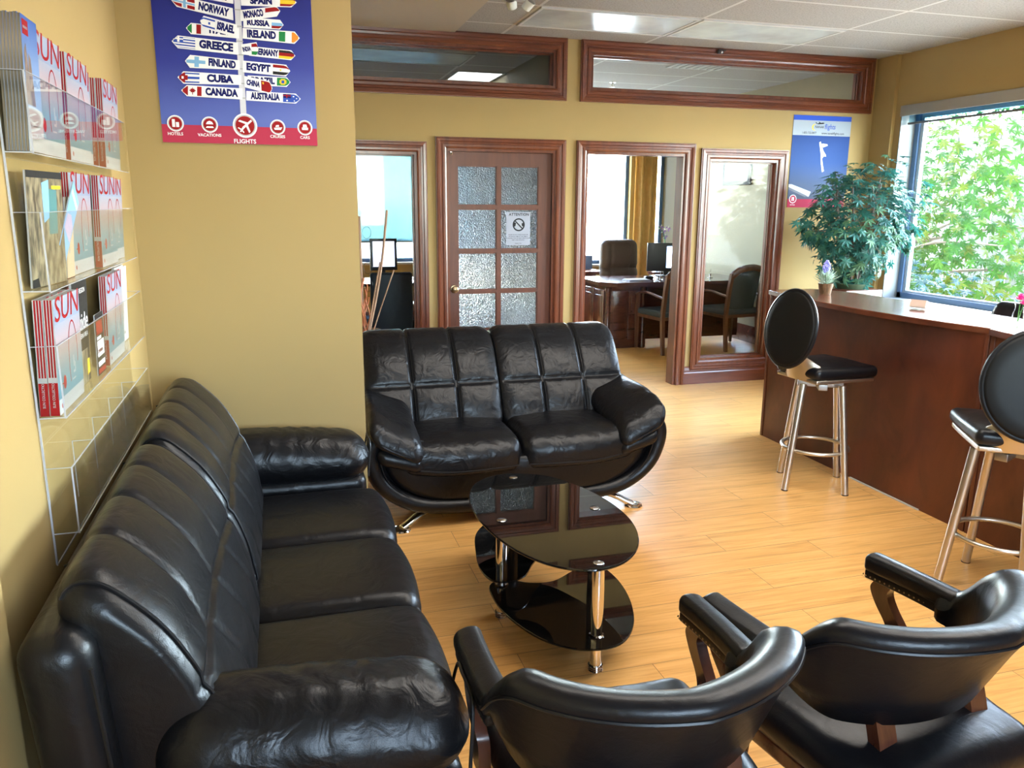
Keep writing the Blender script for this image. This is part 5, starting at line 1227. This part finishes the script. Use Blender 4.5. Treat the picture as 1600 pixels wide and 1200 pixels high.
def guest(label, loc, rz):
    t = thing('guest_chair', label, 'chair', loc, rz, 'guest chairs at the office desk')
    b = B(); b.rbox((0, 0, .44), (.50, .48, .07), .03, (4, 4, 1), 4); b.obj('seat', M_slate, t, world=False)
    b = B(); b.box(-.25, .25, -.24, .24, .375, .41); b.obj('seat_rail', M_guestwood, t, world=False)
    def fb(V):
        V = V.copy(); V[:, 1] -= .22*(V[:, 2]+.05)+.0; V[:, 1] -= .05*np.cos(V[:, 0]/.5*PI)-.04; V[:, 2] += .05*np.cos(V[:, 0]/.5*PI)*(V[:, 2] > .1); return V
    b = B(); b.rbox((0, -.235, .675), (.40, .035, .42), .015, (8, 1, 6), 2, fb); b.obj('backrest', M_slate, t, world=False)
    b = B(); top_ = spline([(-.225, -.29, .84), (-.15, -.335, .915), (0, -.352, .945), (.15, -.335, .915), (.225, -.29, .84)], 6); b.tube(top_, .028, 10, flat=1.3); b.obj('top_rail', M_guestwood, t, world=False)
    for sg in (-1, 1):
        b = B(); b.loft([[(sg*.225+q*sx, y+.02*sy, z) for sx, sy in ((-1, -1), (1, -1), (1, 1), (-1, 1))] for q, y, z in ((.016, -.27, 0), (.02, -.235, .40), (.02, -.27, .70), (.02, -.305, .88))]); b.obj('back_leg', M_guestwood, t, world=False, angle=30)
        b = B(); b.loft([[(sg*.245+q*sx, y+q*sy, z) for sx, sy in ((-1, -1), (1, -1), (1, 1), (-1, 1))] for q, y, z in ((.014, .23, 0.012), (.02, .235, .42), (.018, .225, .63))]); lg = b.obj('front_leg', M_guestwood, t, world=False, angle=30)
        b = B(); b.lathe([(.013, 0), (.014, .012)], (sg*.245, .23, 0), 12); b.obj('leg_tip', M_chrome, lg, world=False)
        b = B(); b.tube(spline([(sg*.24, .255, .625), (sg*.255, .14, .655), (sg*.255, 0, .66), (sg*.24, -.15, .635), (sg*.23, -.26, .62)], 5), .024, 8, flat=.6); b.obj('armrest', M_guestwood, t, world=False)
    return t
guest('wooden guest chair with slate cushion half hidden by the doorway casing', (4.19, 8.10, 0), R(8))
guest('wooden guest chair with slate back behind the tall partition window', (4.98, 8.12, 0), R(8))
ex = thing('executive_chair', 'brown leather executive chair behind the office desk', 'office chair', (4.30, 9.6, 0))
def fe(V):
    V = V.copy(); h = V[:, 2]; V[:, 0] *= 1-.10*np.clip((h-.2)/.15, 0, 1)**2; V[:, 1] += .10*h; V[:, 1] -= .03*np.cos(V[:, 0]/.5*PI)*gauss(h-.15, .16); V[:, 1] += .03*gauss(h+.02, .03)*(V[:, 1] < 0); V[:, 1] += .015*gauss(np.abs(V[:, 0])-.14, .012)*(V[:, 1] < .02); return V
b = B(); b.rbox((4.30, 9.74, .83), (.52, .16, .68), .075, (16, 3, 22), 5, fe); b.obj('backrest', M_brown, ex)
b = B(); b.rbox((4.30, 9.52, .47), (.52, .52, .13), .055, (6, 6, 1), 4); b.obj('seat', M_brown, ex)
for sg in (-1, 1): b = B(); b.tube(spline([(4.30+sg*.28, 9.70, .48), (4.30+sg*.31, 9.68, .64), (4.30+sg*.30, 9.45, .67), (4.30+sg*.28, 9.36, .50)], 6), .026, 10); b.obj('armrest', M_black, ex)
b = B(); b.cyl((4.30, 9.55, .07), (4.30, 9.55, .42), .03)
for k in range(5): a = 2*PI*k/5; b.cyl((4.30, 9.55, .10), (4.30+.30*math.cos(a), 9.55+.30*math.sin(a), .055), .025, .015, 10); b.rbox((4.30+.30*math.cos(a), 9.55+.30*math.sin(a), .027), (.05, .03, .052), .012, (1, 1, 1), 3)
b.obj('base', M_black, ex)
mo = thing('computer_monitor', 'computer monitor with pale screen on the right office desk', 'monitor', (4.60, 8.95, .76)); M_ = tr(4.58, 8.92, .76) @ rot('Z', R(-12))
b = B(); b.box(-.25, .25, -.01, .02, .06, .40, bev=.004, M=M_); b.obj('bezel', M_black, mo)
b = B(); b.box(-.01, .24, -.013, -.0105, .10, .36, 0, M=M_); b.box(.05, .19, -.0145, -.0131, .27, .30, 1, M=M_); b.box(.0, .22, -.0145, -.0131, .11, .17, 1, M=M_); b.obj('screen', [emit('lit_screen_blue', (.30, .52, .85), .9), emit('lit_screen_white', (.9, .93, 1), 1.2)], mo)
b = B(); b.box(-.03, .03, .02, .05, .0, .2, M=M_); b.box(-.12, .12, -.06, .10, 0, .012, bev=.004, M=M_); b.obj('stand', M_black, mo)
b = B()
for k in range(5): b.box(3.83+.006*k, 4.11-.004*k, 8.36+.003*k, 8.56, .7605+.0035*k, .763+.0035*k, k % 2)
tag(b.obj('paper_stack', [M_paper, plain('paper_blue', (.45, .50, .72), .6)], loc=(3.97, 8.46, .76)), 'stack of papers on the near corner of the office desk', 'papers')
b = B(); b.rbox((4.20, 8.62, .775), (.11, .065, .036), .017, (3, 3, 1), 3); tag(b.obj('desk_stapler', M_black, loc=(4.20, 8.62, .757)), 'small black rounded object on the office desk before the brown chair', 'stapler')
for nm, x, y, lab in (('pen_stand', 4.25, 8.42, 'small clear pen stand on the office desk beside the papers'), ('desk_ornament', 5.0, 8.60, 'little metal spike ornament on the desk behind the tall partition window')):
    t = thing(nm, lab, 'desk ornament', (x, y, .76)); b = B(); b.lathe([(.03, 0), (.032, .006), (.012, .012), (.010, .04), (.014, .05), (.004, .055)], (x, y, .76), 16); b.obj('base', M_chrome, t); b = B(); b.cyl((x, y, .81), (x, y, .865), .004, .002, 8); b.obj('spike', M_chrome, t)
cd = thing('credenza', 'dark wood credenza along the office window behind the desk', 'cabinet', (3.55, 10.25, 0))
b = B(); b.box(2.95, 4.10, 10.02, 10.5, 0, .70); b.obj('body', M_desk, cd); b = B(); b.box(2.92, 4.15, 9.98, 10.52, .70, .715); b.box(2.90, 4.18, 9.96, 10.53, .715, .745, bev=.005); b.obj('top', M_desk, cd)
for x in (2.99, 3.54): b = B(); b.box(x, x+.52, 10.005, 10.021, .09, .66, bev=.003); b.box(x+.05, x+.47, 10.0, 10.006, .14, .61, bev=.002); b.obj('door', M_desk, cd)
for k in range(4):
    b = B(); b.box(3.62+.01*k, 3.90-.008*k, 10.12, 10.36, .7455+.022*k, .765+.022*k); tag(b.obj('paper_pile', [M_paper, M_pages][k % 2], loc=(3.76, 10.24, .745+.022*k)), ['lowest', 'second', 'third', 'topmost'][k]+' ream in the paper pile on the credenza by the bright window', 'papers')
b = B(); b.box(3.96, 4.16, 10.30, 10.315, .746, .93, bev=.004); b.box(3.98, 4.14, 10.315, 10.37, .746, .76); tag(b.obj('blue_screen', plain('dark_blue_plastic', (.07, .12, .22), .4), loc=(4.06, 10.31, .746)), 'small dark blue screen standing on the credenza against the window light', 'monitor')
oc = thing('potted_orchid', 'purple and white orchid by the office window behind the monitor', 'potted plant', (5.02, 9.9, 0))
b = B(); b.lathe([(.20, 0), (.20, .03), (.03, .05), (.03, .68), (.20, .70), (.20, .73)], (5.02, 9.9, 0), 24); b.obj('plant_stand', M_desk, oc)
b = B(); b.lathe([(.06, .73), (.08, .88), (.075, .88), (.06, .78)], (5.02, 9.9, 0), 20); b.obj('pot', M_white, oc)
b = B(); b.tube(spline([(5.02, 9.9, .86), (5.03, 9.88, 1.1), (4.97, 9.84, 1.26), (4.90, 9.82, 1.33)], 6), .004, 6); b.obj('stem', M_lightgreen, oc)
b = B()
for (x, y, z) in ((4.98, 9.85, 1.27), (4.93, 9.83, 1.32), (5.01, 9.86, 1.20), (5.05, 9.86, 1.30)):
    for k in range(5): a = 2*PI*k/5; b.add([(x, y, z), (x+.028*math.cos(a-.4), y-.012, z+.028*math.sin(a-.4)), (x+.045*math.cos(a), y-.004, z+.045*math.sin(a)), (x+.028*math.cos(a+.4), y-.012, z+.028*math.sin(a+.4))], [(0, 1, 2, 3)], k % 2, False)
b.obj('blooms', [plain('orchid_purple', (.42, .22, .62), .5), M_whiteprint], oc)
b = B()
for a in (0, 1.6, 3.1, 4.6): b.add([(5.02, 9.9, .88), (5.02+.07*math.cos(a-.4), 9.9+.07*math.sin(a-.4), .97), (5.02+.17*math.cos(a), 9.9+.17*math.sin(a), .98), (5.02+.07*math.cos(a+.4), 9.9+.07*math.sin(a+.4), .97)], [(0, 1, 2, 3)], 0, True)
b.obj('leaves', plain('orchid_leaf', (.14, .32, .06), .4), oc)
fp_ = thing('framed_picture', 'grey framed blue picture on the cream office wall behind the tall partition window', 'picture', (5.40, 8.82, 1.85))
b = B(); b.box(5.395, 5.4195, 8.51, 9.13, 1.85, 2.36, bev=.004); b.obj('frame', plain('pewter_frame', (.06, .065, .075), .7, 0, .1), fp_)
b = B(); b.box(5.3925, 5.3949, 8.56, 9.08, 1.90, 2.31); b.obj('print', noisecol('blue_print', (.05, .12, .17), (.12, .20, .25), 7, .7), fp_)
b = B()
for (y, z) in ((8.80, 2.20), (8.92, 2.20), (8.86, 2.11)): b.add([(5.392, y+.04, z+.03), (5.392, y-.03, z+.035), (5.392, y-.02, z-.03), (5.392, y+.02, z-.04)], [(0, 1, 2, 3)], 0, False)
b.box(5.3915, 5.3922, 8.78, 8.94, 1.965, 1.975); b.obj('motif', M_whiteprint, fp_)
# drapes on the yellow pier between the office windows
cu = thing('window_drape', 'gold drape hanging between the two bright office windows', 'curtain', (5.07, 10.62, .05))
b = B(); V = []; F = []; n = 60
for z in (.05, 1.4, 2.75):
    for k in range(n+1): x = 4.90+.34*k/n; V.append((x, 10.62+.035*math.sin(k/n*PI*5), z))
for r_ in range(2):
    for k in range(n): F.append((r_*(n+1)+k, r_*(n+1)+k+1, (r_+1)*(n+1)+k+1, (r_+1)*(n+1)+k))
b.add(V, F, 0, True); b.add([(x, y+.006, z) for x, y, z in V], [q[::-1] for q in F], 0, True)
b.obj('cloth', leafmat('gold_drape', (.62, .40, .12), (.70, .47, .17), .35, (.80, .55, .2)), cu)
b = B(); b.cyl((4.86, 10.62, 2.77), (5.30, 10.62, 2.77), .014, n=10); b.obj('rod', M_brass, cu)

# ------------------------------------------------------------------ left-hand office
bl = thing('office_blind', 'pale blue mesh blind lowered over the left office window', 'blind', (.59, 10.6, 1.2))
b = B(); b.box(-.65, 2.24, 10.62, 10.622, 1.13, 2.50); b.obj('cloth', M_tint2, bl); b = B(); b.cyl((-.65, 10.62, 1.12), (2.24, 10.62, 1.12), .012, n=10); b.obj('bottom_bar', M_white, bl); b = B(); b.box(-.68, 2.26, 10.58, 10.66, 2.48, 2.56); b.obj('cassette', M_white, bl)
d2 = thing('side_desk', 'desk under the lowered blind in the left office', 'desk', (.6, 9.3, 0))
b = B(); b.box(-.5, 1.62, 8.85, 9.6, .72, .75, bev=.004); b.obj('desk_top', M_desk, d2)
for x in (-.45, 1.52): b = B(); b.box(x, x+.05, 8.9, 9.55, 0, .72); b.obj('side_panel', M_desk, d2)
m2 = thing('desk_monitor', 'dark computer monitor seen through the narrow left partition window', 'monitor', (1.15, 9.1, .75))
b = B(); b.box(1.00, 1.30, 9.05, 9.09, .88, 1.23, bev=.004); b.obj('bezel', M_black, m2); b = B(); b.box(1.03, 1.27, 9.047, 9.05, .92, 1.20); b.obj('screen', emit('lit_screen_mauve', (.30, .34, .50), .5), m2); b = B(); b.cyl((1.15, 9.08, .752), (1.15, 9.08, .90), .02); b.cyl((1.15, 9.08, .7505), (1.15, 9.08, .765), .10); b.obj('stand', M_black, m2)
oc2 = thing('task_chair', 'black high-backed office chair seen through the narrow left partition window', 'office chair', (1.06, 7.75, 0))
def fo(V): V = V.copy(); V[:, 0] *= 1-.10*np.clip(-V[:, 2]/.35, 0, 1); V[:, 1] -= .04*np.cos(V[:, 0]/.4*PI); return V
b = B(); b.rbox((1.03, 7.60, .63), (.40, .07, .70), .03, (8, 2, 10), 4, fo); b.obj('backrest', plain('navy_black_fabric', (.010, .014, .022), .6, bump=.2), oc2)
b = B(); b.rbox((1.03, 7.85, .47), (.48, .48, .09), .04, (4, 4, 1), 4); b.obj('seat', M_blackfab, oc2)
for sg in (-1, 1): b = B(); b.tube(spline([(1.03+sg*.20, 7.72, .45), (1.03+sg*.26, 7.74, .56), (1.03+sg*.26, 7.78, .64), (1.03+sg*.26, 7.95, .64)], 5), .018, 8); b.obj('armrest', M_black, oc2)
b = B(); b.cyl((1.03, 7.85, .07), (1.03, 7.85, .43), .03)
for k in range(5): a = 2*PI*k/5; b.cyl((1.03, 7.85, .09), (1.03+.28*math.cos(a), 7.85+.28*math.sin(a), .05), .022, .014, 10); b.rbox((1.03+.28*math.cos(a), 7.85+.28*math.sin(a), .026), (.05, .03, .05), .012, (1, 1, 1), 3)
b.obj('base', M_black, oc2)

# staff chair behind the counter
sc_ = thing('staff_chair', 'rounded black office chair top showing behind the counter by the big window', 'office chair', (4.35, 3.45, 0)); sx, sy = 4.30, 3.52
Mq = tr(sx, sy, 0) @ rot('Z', R(-70))
def fo2(V): V = V.copy(); V[:, 0] *= 1-.22*np.clip((V[:, 2]-.1)/.2, 0, 1)**2; V[:, 1] -= .06*np.cos(V[:, 0]/.5*PI); return V
b = B(); b.rbox((0, -.24, .79), (.52, .09, .60), .042, (10, 2, 10), 5, fo2, M=Mq); b.obj('backrest', M_vinyl, sc_)
b = B(); b.rbox((0, .02, .46), (.50, .50, .10), .045, (4, 4, 1), 4, M=Mq); b.obj('seat', M_vinyl, sc_)
b = B(); b.cyl((sx, sy, .07), (sx, sy, .42), .03); 
for k in range(5): a = 2*PI*k/5; b.cyl((sx, sy, .09), (sx+.28*math.cos(a), sy+.28*math.sin(a), .05), .022, .014, 10); b.rbox((sx+.28*math.cos(a), sy+.28*math.sin(a), .026), (.05, .03, .05), .012, (1, 1, 1), 3)
b.obj('base', M_black, sc_)

# ------------------------------------------------------------------ outdoors beyond the big window
b = B(); b.box(XR+.27, 40, -30, 40, -.35, -.15); b.box(-30, XR+.27, 10.95, 40, -.35, -.15); b.box(-30, XR+.27, -30, -1.96, -.35, -.15)
b.obj('ground', noisecol('ground_gravel', (.30, .29, .26), (.42, .40, .36), 3, .9), kind='structure')
fn = thing('board_fence', 'pale vertical board fence behind the maple outside the big window', 'fence', (10.6, 11.8, -.15))
for k in range(34):
    y = 8.4+.20*k; b = B(); b.box(10.58+.02*(k % 2), 10.605+.02*(k % 2), y, y+.185, -.15, 2.9); b.obj('board', plain('fence_wood', (.13, .12, .10), .8) if k == 0 else bpy.data.materials['fence_wood'], fn)
b = B(); b.box(10.63, 10.68, 8.4, 15.2, .3, .4); b.box(10.63, 10.68, 8.4, 15.2, 2.6, 2.7); b.obj('rail', bpy.data.materials['fence_wood'], fn)
gt = thing('garden_maple', 'sunlit green maple tree outside the big window', 'tree', (9.0, 10.5, -.15))
rnd = random.Random(21); limbs = []
b = B(); b.tube(spline([(9.1, 10.6, -.15), (9.0, 10.5, .8), (8.9, 10.3, 1.8), (8.8, 10.2, 3.0), (8.8, 10.1, 4.2)], 6), [.11-.0028*i for i in range(25)], 9)
for k in range(26):
    z = rnd.uniform(.3, 3.4); a = rnd.uniform(0, 2*PI); L = rnd.uniform(1.2, 2.9); o = (8.9, 10.2, z)
    e = (min(10.2, 8.9+L*math.cos(a)*.8-.5), 9.6+L*math.sin(a)*1.2, z+rnd.uniform(-.1, .9)); m_ = ((o[0]+e[0])/2, (o[1]+e[1])/2, (o[2]+e[2])/2+.15); limbs.append((o, m_, e)); b.tube(spline([o, m_, e], 6), [.030-.0019*i for i in range(13)], 6)
b.obj('trunk', plain('tree_bark', (.16, .12, .09), .8), gt)
def tspot(r_):
    while True:
        x, y, z = r_.uniform(7.0, 9.8), r_.uniform(6.3, 12.4), r_.uniform(-.1, 3.9)
        if y < 6.3+(x-7.0)*.75: continue
        if r_.random() < .25+.75*min(1, (math.sin(x*2.1+z*2.6)+math.sin(y*2.3+z*1.3+1)+1.2)/2): return (x, y, z)
M_maple = leafmat('maple_leaf', (.008, .030, .005), (.02, .055, .008), .5, (.04, .10, .016), 0.08)
M_maple2 = leafmat('maple_leaf_yellow', (.025, .045, .006), (.05, .07, .010), .5, (.085, .11, .014), 0.08)
b = B(); leaf_cloud(b, tspot, 3900, (.07, .13), rnd, (8.9, 9.6, 1.0), .35, (0, 0, 0, 1)); b.obj('foliage', [M_maple, M_maple2], gt)['kind'] = 'stuff'
sh = thing('low_shrub', 'blue-green shrub below the maple outside the big window', 'shrub', (6.55, 7.4, -.15))
def sspot(r_): 
    y = r_.uniform(5.6, 9.6); return (6.55+r_.uniform(-.5, .35), y, r_.uniform(-.1, .95+.14*math.sin(y*3)))
b = B(); leaf_cloud(b, sspot, 1100, (.05, .09), rnd, (6.6, 7.4, -.6), .1, (0, 0, 1)); b.obj('foliage', [leafmat('shrub_leaf', (.004, .022, .026), (.010, .042, .048), .3, (.012, .048, .055), .06), leafmat('shrub_leaf_pale', (.010, .038, .04), (.02, .055, .055), .3, (.02, .06, .06), .06)], sh)['kind'] = 'stuff'
b = B()
for k in range(16): y = 5.8+.23*k; b.tube([(6.5, y, -.15), (6.5+rnd.uniform(-.2, .2), y+.1, .3), (6.5+rnd.uniform(-.3, .3), y+rnd.uniform(-.2, .2), .7)], .012, 6)
b.obj('stems', bpy.data.materials['tree_bark'], sh)
